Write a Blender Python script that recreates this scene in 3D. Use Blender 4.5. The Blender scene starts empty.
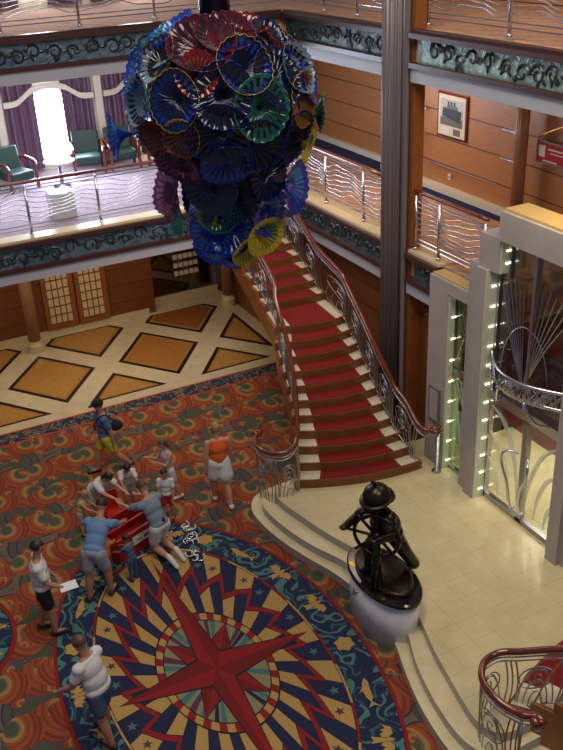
import bpy, bmesh, math, random
from mathutils import Vector, Matrix
random.seed(7)
PI = math.pi
C = bpy.context.scene.collection
sc = bpy.context.scene

# ------------------------------------------------------------------ camera
cd = bpy.data.cameras.new('camera'); cam = bpy.data.objects.new('camera', cd); C.objects.link(cam)
pitch, roll, yaw = math.radians(27.3409), math.radians(-2.8485), math.radians(25.594)
cy, sy, cp, sp = math.cos(yaw), math.sin(yaw), math.cos(pitch), math.sin(pitch)
fwd = Vector((sy*cp, cy*cp, -sp)); rgt = Vector((cy, -sy, 0)); up = rgt.cross(fwd)
r2 = rgt*math.cos(roll) + up*math.sin(roll); u2 = -rgt*math.sin(roll) + up*math.cos(roll)
m = Matrix((r2, u2, -fwd)).transposed().to_4x4(); m.translation = Vector((0, 0, 9.8))
cam.matrix_world = m
cd.sensor_width = 36; cd.sensor_fit = 'AUTO'; cd.lens = 904.6*36/750; cd.clip_start = .05; cd.clip_end = 200
sc.camera = cam

# ------------------------------------------------------------------ world, lamps, exposure
sc.view_settings.view_transform = 'Standard'; sc.view_settings.look = 'None'
sc.view_settings.exposure = 0.32; sc.view_settings.gamma = 1; sc.view_settings.use_curve_mapping = False
w = bpy.data.worlds.new('world'); sc.world = w; w.use_nodes = True
w.node_tree.nodes['Background'].inputs[0].default_value = (.50, .56, .72, 1)
w.node_tree.nodes['Background'].inputs[1].default_value = .20

def area(name, loc, target, size, power, col, sy_=None, spread=None):
    l = bpy.data.lights.new(name, 'AREA'); l.energy = power; l.color = col; l.size = size
    if sy_: l.shape = 'RECTANGLE'; l.size_y = sy_
    if spread: l.spread = math.radians(spread)
    o = bpy.data.objects.new(name, l); C.objects.link(o); o.location = loc
    o.rotation_euler = (Vector(target)-Vector(loc)).to_track_quat('-Z', 'Y').to_euler()
    return o
area('atrium_ceiling_light', (3.0, 8.5, 14.5), (3.6, 10, 0), 4.0, 620, (1, .88, .72), 5.0)
area('atrium_cove_light', (6.0, 2.0, 13.5), (6.5, 14, 2), 3.0, 260, (1, .86, .68), 3.0)
area('lounge_daylight', (4.9, 22.1, 5.6), (4.9, 15, 4.6), 1.6, 170, (.70, .80, 1), 1.6)
area('lounge_haze_fill', (4.0, 19.8, 7.0), (4.0, 20.5, 4.2), 4.0, 100, (.80, .82, 1), 1.6)  # unseen cool fill, added to lift the hazy lounge side towards blue
area('upper_gallery_lamp_west', (4.0, 20.0, 10.6), (4, 20.5, 8), 5.0, 60, (.9, .85, .95), 1.6)
area('hallway_lamp_upper', (10.2, 13.0, 10.6), (10.2, 13.2, 8), 1.2, 40, (1, .8, .6), 8.0)
area('hallway_lamp', (10.1, 15.6, 7.05), (10.3, 15.6, 4.2), 1.0, 165, (1, .80, .62), 10.0)
area('hallway_lamp_south', (10.3, 9.0, 7.05), (10.6, 9.0, 4.2), 1.0, 55, (1, .74, .5), 5.0)
area('parquet_lamp', (4.2, 20.0, 3.42), (4.2, 20.0, 0), 7.0, 75, (1, .78, .52), 1.6)
area('lobby_lamp', (10.6, 9.4, 2.35), (10.6, 9.4, 0), 2.0, 70, (1, .92, .80), 3.0)
area('lobby_lamp_deep', (14.2, 10.0, 5.0), (14.2, 10, 0), 2.0, 45, (1, .7, .42), 4.0)

# ------------------------------------------------------------------ material helpers
class X:                                             # tiny expression wrapper for shader maths
    def __init__(s, nt, sock): s.nt, s.k = nt, sock
    def _m(s, op, b=None, c=None, rev=False):
        n = s.nt.nodes.new('ShaderNodeMath'); n.operation = op
        args = [s, b, c]
        if rev: args = [b, s, c]
        for i, a in enumerate(args):
            if a is None: continue
            if isinstance(a, X): s.nt.links.new(a.k, n.inputs[i])
            else: n.inputs[i].default_value = a
        return X(s.nt, n.outputs[0])
    def __add__(s, o): return s._m('ADD', o)
    def __radd__(s, o): return s._m('ADD', o)
    def __sub__(s, o): return s._m('SUBTRACT', o)
    def __rsub__(s, o): return s._m('SUBTRACT', o, rev=True)
    def __mul__(s, o): return s._m('MULTIPLY', o)
    def __rmul__(s, o): return s._m('MULTIPLY', o)
    def __truediv__(s, o): return s._m('DIVIDE', o)
    def lt(s, o): return s._m('LESS_THAN', o)
    def gt(s, o): return s._m('GREATER_THAN', o)
    def fract(s): return s._m('FRACT')
    def floor(s): return s._m('FLOOR')
    def abs(s): return s._m('ABSOLUTE')
    def sin(s): return s._m('SINE')
    def sqrt(s): return s._m('SQRT')
    def mod(s, o): return s._m('FLOORED_MODULO', o)
    def mx(s, o): return s._m('MAXIMUM', o)
    def mn(s, o): return s._m('MINIMUM', o)
def mat(name, col=(.8, .8, .8), rough=.6, metal=0, **kw):
    M_ = bpy.data.materials.new(name); M_.use_nodes = True
    b = M_.node_tree.nodes['Principled BSDF']
    b.inputs['Base Color'].default_value = (*col, 1); b.inputs['Roughness'].default_value = rough
    b.inputs['Metallic'].default_value = metal
    for k, v in kw.items(): b.inputs[k.replace('_', ' ')].default_value = v
    return M_
def bsdf(m): return m.node_tree.nodes['Principled BSDF']
def coords(m, kind='Object'):
    nt = m.node_tree; t = nt.nodes.new('ShaderNodeTexCoord'); s = nt.nodes.new('ShaderNodeSeparateXYZ')
    nt.links.new(t.outputs[kind], s.inputs[0]); return [X(nt, s.outputs[i]) for i in range(3)], t.outputs[kind]
def comb(nt, x, y, z=0.0):
    n = nt.nodes.new('ShaderNodeCombineXYZ')
    for i, a in enumerate((x, y, z)):
        if isinstance(a, X): nt.links.new(a.k, n.inputs[i])
        else: n.inputs[i].default_value = a
    return n.outputs[0]
def mixc(nt, f, a, b):
    n = nt.nodes.new('ShaderNodeMix'); n.data_type = 'RGBA'
    for s_, v in ((n.inputs[0], f), (n.inputs[6], a), (n.inputs[7], b)):
        if isinstance(v, X): nt.links.new(v.k, s_)
        elif isinstance(v, bpy.types.NodeSocket): nt.links.new(v, s_)
        elif isinstance(v, (int, float)): s_.default_value = v
        else: s_.default_value = (*v, 1)
    return n.outputs[2]
def ramp(nt, f, stops, interp='LINEAR'):
    n = nt.nodes.new('ShaderNodeValToRGB'); n.color_ramp.interpolation = interp
    nt.links.new(f.k if isinstance(f, X) else f, n.inputs[0])
    e = n.color_ramp.elements
    while len(e) < len(stops): e.new(.5)
    for i, (p_, c_) in enumerate(stops): e[i].position = p_; e[i].color = (*c_, 1)
    return n.outputs[0]
def noise(nt, vec, scale, detail=3, rough=.5, dist=0):
    n = nt.nodes.new('ShaderNodeTexNoise'); n.inputs['Scale'].default_value = scale
    n.inputs['Detail'].default_value = detail; n.inputs['Roughness'].default_value = rough
    n.inputs['Distortion'].default_value = dist
    if vec is not None: nt.links.new(vec, n.inputs['Vector'])
    return X(nt, n.outputs['Fac'])
def setc(m, sock): m.node_tree.links.new(sock, bsdf(m).inputs['Base Color'])
def bump(m, h, strength=.3, dist=.02):
    nt = m.node_tree; b = nt.nodes.new('ShaderNodeBump'); b.inputs['Strength'].default_value = strength
    b.inputs['Distance'].default_value = dist
    nt.links.new(h.k, b.inputs['Height']); nt.links.new(b.outputs[0], bsdf(m).inputs['Normal'])
def noisy(name, c1, c2, scale, rough=.6, metal=0, bs=0, stretch=(1, 1, 1), **kw):
    m = mat(name, c1, rough, metal, **kw); nt = m.node_tree
    t = nt.nodes.new('ShaderNodeTexCoord'); mp = nt.nodes.new('ShaderNodeMapping')
    mp.inputs['Scale'].default_value = stretch; nt.links.new(t.outputs['Object'], mp.inputs[0])
    f = noise(nt, mp.outputs[0], scale, 4, .6)
    setc(m, ramp(nt, f, [(.3, c1), (.7, c2)]))
    if bs: bump(m, f, bs, .01)
    return m

# ------------------------------------------------------------------ materials
M = {}
def carpet():
    m = mat('swirl_carpet', rough=.95); nt = m.node_tree; (x, y, z), _ = coords(m)
    def cells(s, ox, oy, rnd):
        v = nt.nodes.new('ShaderNodeTexVoronoi'); v.voronoi_dimensions = '2D'; v.inputs['Scale'].default_value = 1
        v.inputs['Randomness'].default_value = rnd
        X_, Y_ = x*s+ox, y*s*.93+oy
        nt.links.new(comb(nt, X_, Y_), v.inputs['Vector'])
        sep = nt.nodes.new('ShaderNodeSeparateXYZ'); nt.links.new(v.outputs['Position'], sep.inputs[0])
        cs = nt.nodes.new('ShaderNodeSeparateColor'); nt.links.new(v.outputs['Color'], cs.inputs[0])
        dx = X_-X(nt, sep.outputs[0]); dy = Y_-X(nt, sep.outputs[1])
        return dx, dy, [X(nt, cs.outputs[i]) for i in range(3)]
    def r(dx, dy, ax=0, ay=0, ky=1.0):
        a = dx-ax; b = (dy-ay)*ky
        return (a*a+b*b).sqrt()
    G, P, R_, O, Yl, D = (.060, .075, .038), (.085, .060, .068), (.20, .022, .010), (.32, .068, .014), (.36, .19, .050), (.035, .025, .045)
    dx, dy, c = cells(1.15, .3, .1, .35)
    d = r(dx, dy)
    base = ramp(nt, d, [(0, Yl), (.07, G), (.2, (.13, .09, .075)), (.26, D), (.29, P), (.38, G), (.42, D), (.45, (.15, .10, .08)), (.55, G)], 'CONSTANT')
    # big orange discs
    def disc(base, s, ox, oy, rnd, rad, sx, sy_, pal):
        dx, dy, c = cells(s, ox, oy, rnd)
        sgn = (c[0].gt(.5))*2-1
        d = r(dx, dy); e = r(dx-sgn*sx*rad, dy-sy_*rad, 0, 0, .8)
        col = ramp(nt, e/(rad*1.5), pal, 'CONSTANT')
        return mixc(nt, d.lt(rad), base, col), d, c
    pal1 = [(0, G), (.20, (.12, .10, .07)), (.27, Yl), (.40, O), (.50, (.24, .04, .012)), (.56, O), (.68, R_), (.76, (.28, .05, .012)), (.84, R_), (.93, O)]
    pal2 = [(0, (.30, .05, .02)), (.22, Yl), (.42, O), (.60, R_), (.70, O), (.82, R_)]
    pal3 = [(0, G), (.3, P), (.45, D), (.5, G), (.62, P), (.72, D), (.78, (.14, .10, .075))]
    col, _, _ = disc(base, 1.15, .8, .6, .35, .40, .45, -.3, pal3)
    col, _, _ = disc(col, 1.15, .3, .1, .35, .41, .42, .32, pal1)
    col, _, _ = disc(col, 2.0, .35, .2, .3, .21, .5, -.45, pal2)
    col, _, _ = disc(col, 1.15, .8, .1, .35, .33, -.5, .38, pal1)
    f = noise(nt, comb(nt, x, y), 60, 2)
    col = mixc(nt, f*.32, col, (.05, .035, .03))
    setc(m, col); bump(m, f, .2, .01); return m
M['carpet'] = carpet()
def marble():
    m = mat('cream_marble_tile', rough=.16); nt = m.node_tree; (x, y, z), v = coords(m)
    f = noise(nt, v, 3, 5, .6)
    gx = ((x*2.56+.5).fract()-.5).abs(); gy = ((y*2.5+.2).fract()-.5).abs()
    line = gx.gt(.489).mx(gy.gt(.489))
    col = ramp(nt, f, [(.3, (.60, .50, .28)), (.7, (.70, .60, .37))])
    setc(m, mixc(nt, line*.45, col, (.34, .28, .17))); return m
M['marble'] = marble()
M['step_stone'] = noisy('cream_step_stone', (.66, .56, .33), (.76, .66, .42), 4, .3)
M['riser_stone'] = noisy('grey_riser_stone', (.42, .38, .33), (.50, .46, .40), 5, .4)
M['floor_tile'] = noisy('beige_floor_tile', (.50, .42, .28), (.60, .52, .37), 3, .22)
M['parquet'] = noisy('honey_parquet', (.34, .17, .045), (.45, .25, .075), 5, .22, stretch=(6, 1, 1))
M['parquet2'] = noisy('amber_parquet', (.30, .12, .03), (.40, .18, .05), 5, .22, stretch=(1, 7, 1))
M['parquet3'] = noisy('red_cherry_parquet', (.22, .065, .018), (.32, .11, .03), 5, .22, stretch=(6, 1, 1))
M['ebony'] = mat('ebony_border', (.02, .012, .01), .25)
M['border'] = noisy('border_wood', (.30, .15, .045), (.38, .2, .06), 6, .25)
def bordercarpet():
    m = mat('navy_border_carpet', rough=.95); nt = m.node_tree; (x, y, z), v = coords(m)
    f = noise(nt, v, 6, 1, .5, 1.5)
    setc(m, ramp(nt, f, [(0, (.012, .016, .05)), (.50, (.05, .10, .10)), (.55, (.30, .20, .06)), (.60, (.02, .02, .06)), (.66, (.2, .03, .03))], 'CONSTANT')); return m
M['border_carpet'] = bordercarpet()
def hallcarpet():
    m = mat('hallway_carpet', rough=.95); nt = m.node_tree; (x, y, z), v = coords(m)
    u = (x+y*.5)*2.2; f = noise(nt, v, 5, 1, .5, 2)
    s = (u.fract()-.5).abs().lt(.13).mx(f.gt(.60))
    setc(m, mixc(nt, s, (.52, .26, .12), (.27, .21, .22))); return m
M['hall_carpet'] = hallcarpet()
M['lounge_carpet'] = noisy('lounge_carpet', (.27, .21, .26), (.36, .29, .34), 9, .95)
M['navy_carpet'] = mat('navy_carpet', (.008, .012, .08), .95)
M['lobby_carpet'] = noisy('lobby_carpet', (.16, .01, .008), (.03, .02, .03), 5, .95)
def panelwall(name, c1, c2, zs, z0, axis):
    m = mat(name, c1, .35); nt = m.node_tree; (x, y, z), v = coords(m)
    mp = nt.nodes.new('ShaderNodeMapping'); mp.inputs['Scale'].default_value = (1, 1, 8); nt.links.new(v, mp.inputs[0])
    f = noise(nt, mp.outputs[0], 3, 4)
    g = ((z-z0)/zs).fract().lt(.025/zs)
    h = (y if axis == 'y' else x)
    g2 = (h/1.9).fract().lt(.008 if axis == 'x' else -1.0)
    setc(m, mixc(nt, g.mx(g2), ramp(nt, f, [(.3, c1), (.7, c2)]), (.07, .025, .01))); return m
M['wall_orange'] = panelwall('orange_wood_panelling', (.38, .155, .052), (.45, .195, .07), .55, 4.2, 'y')
M['wall_wood'] = panelwall('cherry_wood_panelling', (.15, .044, .013), (.20, .060, .018), .48, 0, 'x')
M['cherry'] = noisy('dark_cherry_wood', (.15, .038, .012), (.22, .06, .018), 7, .25)
M['rail_wood'] = noisy('polished_mahogany', (.115, .018, .008), (.17, .03, .012), 6, .12, Coat_Weight=.6)
M['stringer'] = noisy('stringer_wood', (.24, .075, .018), (.31, .105, .028), 5, .3)
M['nosing'] = noisy('step_wood', (.15, .05, .014), (.20, .07, .02), 8, .35)
M['red'] = noisy('red_stair_carpet', (.15, .002, .003), (.21, .003, .005), 90, .95)
M['pad'] = noisy('tread_marble', (.58, .52, .37), (.70, .64, .48), 6, .3)
M['fascia'] = mat('pale_blue_fascia', (.42, .43, .52), .5)
M['fascia_r'] = mat('pale_grey_fascia', (.40, .40, .44), .5)
M['darktrim'] = mat('dark_wood_moulding', (.055, .02, .018), .35)
M['chrome'] = mat('brushed_steel', (.62, .64, .72), .25, 1)
M['chrome_d'] = mat('scrolled_ironwork', (.42, .42, .46), .3, 1)
M['ledge'] = mat('cream_ledge', (.62, .50, .32), .4)
M['reveal'] = mat('green_glow_tint', (.60, .64, .50), .4)  # greenish light on the stone sides, put into a pale colour
M['ochre'] = mat('ochre_ledge', (.50, .36, .15), .4)
def frieze(name, c1, c2, c3):
    m = mat(name, c1, .40, .35); nt = m.node_tree; (x, y, z), v = coords(m)
    f = noise(nt, v, 3.2, 4, .6, 1.2)
    setc(m, ramp(nt, f, [(.35, c1), (.5, c2), (.65, c3)])); bump(m, f, .8, .06); return m
M['frieze'] = frieze('window_lit_relief', (.055, .095, .15), (.10, .165, .235), (.14, .21, .29))  # bluish window light on the left friezes, mixed into their colour
M['frieze_g'] = frieze('silver_green_relief', (.13, .20, .18), (.24, .33, .30), (.32, .41, .38))
M['relief'] = mat('dark_bronze_figures', (.045, .06, .07), .35, .6)
M['frieze_d'] = frieze('dark_relief', (.02, .035, .04), (.05, .07, .075), (.08, .11, .11))
M['column'] = mat('fluted_bronze_column', (.20, .17, .19), .35, .3)
M['column_w'] = mat('fluted_copper_column', (.40, .22, .13), .35, .4)
M['stone'] = noisy('rose_grey_stone', (.36, .32, .31), (.42, .38, .37), 3, .35)
M['stone_w'] = noisy('warm_stone', (.58, .50, .36), (.64, .56, .42), 4, .35)
M['cream'] = mat('cream_paint', (.70, .64, .52), .5)
M['plinth'] = noisy('pale_veined_marble', (.68, .68, .74), (.80, .80, .85), 8, .3)
M['black'] = mat('black_granite', (.012, .011, .012), .12)
M['bronze'] = noisy('dark_bronze', (.035, .026, .020), (.06, .045, .035), 10, .28, .85)
M['brass'] = mat('brass', (.55, .32, .08), .3, 1)
M['glass'] = None
def glass(name, col, mixf, rough=.05):
    m = bpy.data.materials.new(name); m.use_nodes = True; nt = m.node_tree; nt.nodes.clear()
    o = nt.nodes.new('ShaderNodeOutputMaterial'); mx = nt.nodes.new('ShaderNodeMixShader')
    t = nt.nodes.new('ShaderNodeBsdfTransparent'); t.inputs[0].default_value = (*col, 1)
    g = nt.nodes.new('ShaderNodeBsdfGlossy'); g.inputs['Roughness'].default_value = rough
    mx.inputs[0].default_value = mixf
    nt.links.new(t.outputs[0], mx.inputs[1]); nt.links.new(g.outputs[0], mx.inputs[2]); nt.links.new(mx.outputs[0], o.inputs[0]); return m
M['glass'] = glass('clear_door_glass', (.93, .96, .90), .12)
M['glass_t'] = glass('tinted_upper_glass', (.50, .50, .50), .15)
M['glass_g'] = glass('green_side_glass', (.70, .85, .60), .12)
M['etched'] = mat('etched_white', (.75, .78, .70), .6, Alpha=.45)
def emis(name, col, s):
    m = mat(name, col, .5); b = bsdf(m); b.inputs['Emission Color'].default_value = (*col, 1); b.inputs['Emission Strength'].default_value = s; return m
M['sky'] = emis('daylit_window', (.86, .93, 1), 9)
M['bulb'] = emis('warm_bulb', (1, .95, .65), 6)
def curtain():
    m = mat('striped_curtain', rough=.9); nt = m.node_tree; (x, y, z), v = coords(m)
    u = (x*4.3).fract()
    setc(m, ramp(nt, u, [(0, (.22, .03, .07)), (.16, (.09, .06, .11)), (.42, (.17, .15, .22)), (.6, (.24, .05, .10)), (.70, (.09, .09, .13)), (.86, (.22, .12, .18))], 'CONSTANT')); return m
M['curtain'] = curtain()
M['green_seat'] = mat('dark_green_leather', (.016, .045, .040), .4)
M['tabletop'] = mat('pale_table_top', (.60, .62, .62), .15)
M['skin'] = mat('skin', (.42, .20, .13), .55, Subsurface_Weight=.0)
M['skin_p'] = mat('pale_skin', (.50, .26, .18), .55)
M['lips'] = mat('lips', (.34, .10, .09), .5)
M['eye'] = mat('eye', (.03, .02, .02), .3)
def cloth(name, c): M[name] = noisy(name, c, tuple(v*.82 for v in c), 30, .9); return M[name]
for n_, c_ in dict(white_cloth=(.66, .66, .68), blue_cloth=(.14, .26, .46), slate_cloth=(.20, .26, .34), denim=(.06, .11, .20), faded_denim=(.32, .36, .44), black_cloth=(.012, .012, .016),
                   orange_cloth=(.80, .13, .02), pink_cloth=(.62, .42, .52), lime_cloth=(.52, .62, .10), royal_cloth=(.07, .12, .30), yellow_cloth=(.60, .46, .04), khaki=(.40, .36, .32),
                   navy_cloth=(.012, .02, .12), red_cloth=(.50, .03, .03), sun_orange=(.75, .25, .05)).items(): cloth(n_, c_)
M['hair_d'] = mat('dark_hair', (.018, .011, .009), .5); M['hair_b'] = mat('brown_hair', (.09, .045, .022), .5); M['hair_y'] = mat('blond_hair', (.32, .19, .08), .5)
M['shoe'] = mat('white_shoe', (.65, .65, .66), .6); M['sandal'] = mat('dark_sandal', (.03, .022, .02), .6)
M['toyred'] = mat('red_painted_wood', (.36, .010, .012), .35); M['redcloth2'] = mat('bright_red_fabric', (.62, .02, .012), .8)
M['paper'] = mat('white_paper', (.72, .72, .74), .7); M['foil'] = mat('silver_foil', (.85, .85, .8), .15, .8)

# ------------------------------------------------------------------ mesh builder
class MB:
    def __init__(s): s.v, s.f, s.m, s.mats = [], [], [], []
    def mi(s, k):
        if k not in s.mats: s.mats.append(k)
        return s.mats.index(k)
    def face(s, pts, k):
        b = len(s.v); s.v += [tuple(p) for p in pts]; s.f.append(tuple(range(b, b+len(pts)))); s.m.append(s.mi(k))
    def box(s, x0, y0, z0, x1, y1, z1, k):
        b = len(s.v); s.v += [(x, y, z) for z in (z0, z1) for y in (y0, y1) for x in (x0, x1)]
        for q in ((0, 2, 3, 1), (4, 5, 7, 6), (0, 1, 5, 4), (2, 6, 7, 3), (0, 4, 6, 2), (1, 3, 7, 5)):
            s.f.append(tuple(b+i for i in q)); s.m.append(s.mi(k))
        return s
    def prism(s, poly, z0, z1, k, kside=None):         # poly: list of (x,y)
        b = len(s.v); n = len(poly)
        a = sum(poly[i][0]*poly[(i+1) % n][1]-poly[(i+1) % n][0]*poly[i][1] for i in range(n))
        if a < 0: poly = poly[::-1]
        s.v += [(x, y, z0) for x, y in poly]+[(x, y, z1) for x, y in poly]
        s.f.append(tuple(b+i for i in range(n))[::-1]); s.m.append(s.mi(k))
        s.f.append(tuple(b+n+i for i in range(n))); s.m.append(s.mi(k))
        for i in range(n):
            j = (i+1) % n; s.f.append((b+i, b+j, b+n+j, b+n+i)); s.m.append(s.mi(kside or k))
        return s
    def prism_y(s, poly, y0, y1, k):                   # poly in (x,z) extruded along y
        b = len(s.v); n = len(poly); s.v += [(x, y0, z) for x, z in poly]+[(x, y1, z) for x, z in poly]
        s.f.append(tuple(b+i for i in range(n))); s.m.append(s.mi(k)); s.f.append(tuple(b+n+i for i in range(n))[::-1]); s.m.append(s.mi(k))
        for i in range(n):
            j = (i+1) % n; s.f.append((b+j, b+i, b+n+i, b+n+j)); s.m.append(s.mi(k))
        return s
    def prism_x(s, poly, x0, x1, k):                   # poly in (y,z)
        b = len(s.v); n = len(poly); s.v += [(x0, y, z) for y, z in poly]+[(x1, y, z) for y, z in poly]
        s.f.append(tuple(b+i for i in range(n))[::-1]); s.m.append(s.mi(k)); s.f.append(tuple(b+n+i for i in range(n))); s.m.append(s.mi(k))
        for i in range(n):
            j = (i+1) % n; s.f.append((b+i, b+j, b+n+j, b+n+i)); s.m.append(s.mi(k))
        return s
    def tube(s, path, rad, k, n=8, closed=False, cap=True):
        path = [Vector(p) for p in path]; L = len(path)
        if not hasattr(rad, '__len__'): rad = [rad]*L
        t0 = (path[1]-path[0]).normalized()
        nrm = t0.orthogonal().normalized(); b = len(s.v)
        for i, p in enumerate(path):
            if closed: t = (path[(i+1) % L]-path[i-1])
            else: t = path[min(i+1, L-1)]-path[max(i-1, 0)]
            t.normalize(); nrm = (nrm-t*nrm.dot(t)); 
            if nrm.length < 1e-6: nrm = t.orthogonal()
            nrm.normalize(); bi = t.cross(nrm)
            for j in range(n):
                a = 2*PI*j/n; s.v.append(tuple(p+(nrm*math.cos(a)+bi*math.sin(a))*rad[i]))
        for i in range(L if closed else L-1):
            i2 = (i+1) % L
            for j in range(n):
                j2 = (j+1) % n; s.f.append((b+i*n+j, b+i*n+j2, b+i2*n+j2, b+i2*n+j)); s.m.append(s.mi(k))
        if cap and not closed:
            s.f.append(tuple(b+j for j in range(n))[::-1]); s.m.append(s.mi(k))
            s.f.append(tuple(b+(L-1)*n+j for j in range(n))); s.m.append(s.mi(k))
        return s
    def lathe(s, prof, c, k, n=24, sx=1, sy_=1, flute=0, nf=0):   # prof: (r,z)
        b = len(s.v); L = len(prof)
        for r, z in prof:
            for j in range(n):
                a = 2*PI*j/n; rr = r*(1-flute*(.5+.5*math.cos(nf*a))) if flute else r
                s.v.append((c[0]+rr*sx*math.cos(a), c[1]+rr*sy_*math.sin(a), c[2]+z))
        for i in range(L-1):
            for j in range(n):
                j2 = (j+1) % n; s.f.append((b+i*n+j, b+i*n+j2, b+(i+1)*n+j2, b+(i+1)*n+j)); s.m.append(s.mi(k))
        s.f.append(tuple(b+j for j in range(n))[::-1]); s.m.append(s.mi(k))
        s.f.append(tuple(b+(L-1)*n+j for j in range(n))); s.m.append(s.mi(k)); return s
    def ell(s, c, r, k, n=14, R=None):
        b = len(s.v); c = Vector(c); rings = n//2
        for i in range(rings+1):
            th = PI*i/rings
            for j in range(n):
                a = 2*PI*j/n; p = Vector((r[0]*math.sin(th)*math.cos(a), r[1]*math.sin(th)*math.sin(a), r[2]*math.cos(th)))
                if R: p = R@p
                s.v.append(tuple(c+p))
        for i in range(rings):
            for j in range(n):
                j2 = (j+1) % n; s.f.append((b+i*n+j, b+(i+1)*n+j, b+(i+1)*n+j2, b+i*n+j2)); s.m.append(s.mi(k))
        return s
    def build(s, name, parent=None, smooth=False, bevel=0):
        off = Vector(parent.location) if parent else Vector((0, 0, 0))
        p = parent.parent if parent else None
        while p: off += Vector(p.location); p = p.parent
        me = bpy.data.meshes.new(name)
        me.from_pydata([tuple(Vector(v)-off) for v in s.v], [], s.f)
        for k in s.mats: me.materials.append(M[k])
        for i, p in enumerate(me.polygons): p.material_index = s.m[i]; p.use_smooth = smooth
        me.update()
        o = bpy.data.objects.new(name, me); C.objects.link(o)
        if parent: o.parent = parent
        if bevel:
            b = o.modifiers.new('bevel', 'BEVEL'); b.width = bevel; b.segments = 2; b.limit_method = 'ANGLE'
        return o
def tag(o, label, cat, group=None):
    o['label'] = label; o['category'] = cat
    if group: o['group'] = group
    return o
def thing(name, label, cat, loc=(0, 0, 0), group=None):
    o = bpy.data.objects.new(name, None); C.objects.link(o); o.location = loc; o.empty_display_size = .1
    return tag(o, label, cat, group)
def struct(o): o['kind'] = 'structure'; return o
def kids(o): return [c for c in bpy.data.objects if c.parent == o]
def copy_tree(o, parent=None):
    c = o.copy(); C.objects.link(c); c.parent = parent
    for ch in kids(o): copy_tree(ch, c)
    return c
def bez(pts, n=8):                                    # Catmull-Rom through pts
    P_ = [Vector(p) for p in pts]; out = []
    for i in range(len(P_)-1):
        a, b, c, d = P_[max(i-1, 0)], P_[i], P_[i+1], P_[min(i+2, len(P_)-1)]
        for j in range(n):
            t = j/n; out.append(.5*((2*b)+(c-a)*t+(2*a-5*b+4*c-d)*t*t+(3*b-a-3*c+d)*t**3))
    out.append(P_[-1]); return out

Z3, ZP, Z4, Z5 = 0.0, .45, 4.2, 7.93
YA, XB = 17.5, 8.8            # balcony front planes
AX = 9.25                     # symmetry axis of the stairs and statue
def mir(p): return (p[0], 2*AX-p[1])+tuple(p[2:])

# ------------------------------------------------------------------ floors
b = MB(); b.box(-8, -4, -.2, 9.3, 17.3, 0, 'carpet'); struct(b.build('floor'))
b = MB(); b.box(-8, 17.3, -.2, 9.3, 17.78, 0.002, 'border_carpet'); b.box(-8, 17.25, -.01, 9.3, 17.3, .004, 'red_cloth'); b.box(-8, 17.74, -.01, 9.3, 17.78, .005, 'red_cloth'); struct(b.build('floor_border'))
def clip(poly, x0, x1, y0, y1):
    def cut(P_, f, g):
        out = []
        for i in range(len(P_)):
            a, c = P_[i], P_[(i+1) % len(P_)]; fa, fc = f(a), f(c)
            if fa >= 0: out.append(a)
            if fa*fc < 0:
                t = fa/(fa-fc); out.append((a[0]+(c[0]-a[0])*t, a[1]+(c[1]-a[1])*t))
        return out
    for f in (lambda p: p[0]-x0, lambda p: x1-p[0], lambda p: p[1]-y0, lambda p: y1-p[1]):
        poly = cut(poly, f, None)
        if len(poly) < 3: return None
    return poly
def inset(x, y, d): return [(x-1.07*d, y), (x, y-1.42*d), (x+1.07*d, y), (x, y+1.42*d)]
b = MB(); b.box(-8, 17.78, -.2, 9.6, 23.3, 0.0, 'floor_tile')
for i in range(-4, 6):
    for (cx, cy_, par) in ((3.41+1.36*i, 19.85 if i % 2 == 0 else 17.93, 0), (3.41+1.36*i, 21.77, 1)):
        if par and i % 2 == 0: continue
        woods = ('parquet3', 'parquet') [0] if (par and i == 3) else ('parquet2' if (i == 2 and not par) else 'parquet')
        lim = (-8, 8.75 if cx > 7 else 9.5, 18.12, 22.15)
        for d, z, k, g in ((1.0, .003, 'ebony', 0), (.88, .006, 'border', .06), (.80, .008, woods, .09)):
            pl = clip(inset(cx, cy_, d), lim[0], lim[1]-g*1.6, lim[2]+g, lim[3]-g)
            if pl: b.prism(pl, -.01, z, k)
struct(b.build('floor_parquet'))

# ------------------------------------------------------------------ marble landing with curved steps
def halfprof(pts, x_end=9.05):
    up_ = [Vector((x, AX+d, 0)) for d, x in pts]
    cur = [(p.x, p.y) for p in bez(up_, 5)]
    lo = [(x, 2*AX-y) for x, y in cur][::-1]
    return [(x_end, lo[0][1])]+lo+cur+[(x_end, cur[-1][1])]
t1 = [(.3, 5.74), (.9, 5.62), (1.5, 5.42), (2.1, 5.26), (2.7, 5.18), (3.1, 5.2), (3.40, 5.34), (3.58, 5.62), (3.62, 6.15)]
t2 = [(.3, 5.90), (.9, 5.82), (1.5, 5.58), (2.1, 5.42), (2.7, 5.34), (3.05, 5.38), (3.25, 5.52), (3.33, 5.75), (3.33, 6.1)]
t3 = [(.3, 6.10), (.9, 6.04), (1.5, 5.86), (2.1, 5.72), (2.7, 5.60), (3.0, 5.62), (3.15, 5.75), (3.2, 5.95), (3.2, 6.2)]
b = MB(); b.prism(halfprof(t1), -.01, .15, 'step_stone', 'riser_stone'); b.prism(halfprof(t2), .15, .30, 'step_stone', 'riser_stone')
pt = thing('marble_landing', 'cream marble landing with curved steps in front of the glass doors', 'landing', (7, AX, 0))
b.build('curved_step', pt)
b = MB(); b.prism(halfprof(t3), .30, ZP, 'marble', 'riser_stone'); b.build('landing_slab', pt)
b = MB(); b.box(9.06, 4, 0, 10.7, 11.9, ZP, 'marble'); b.box(10.7, 4, 0, 18, 16, ZP, 'lobby_carpet'); struct(b.build('floor_lobby'))

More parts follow.
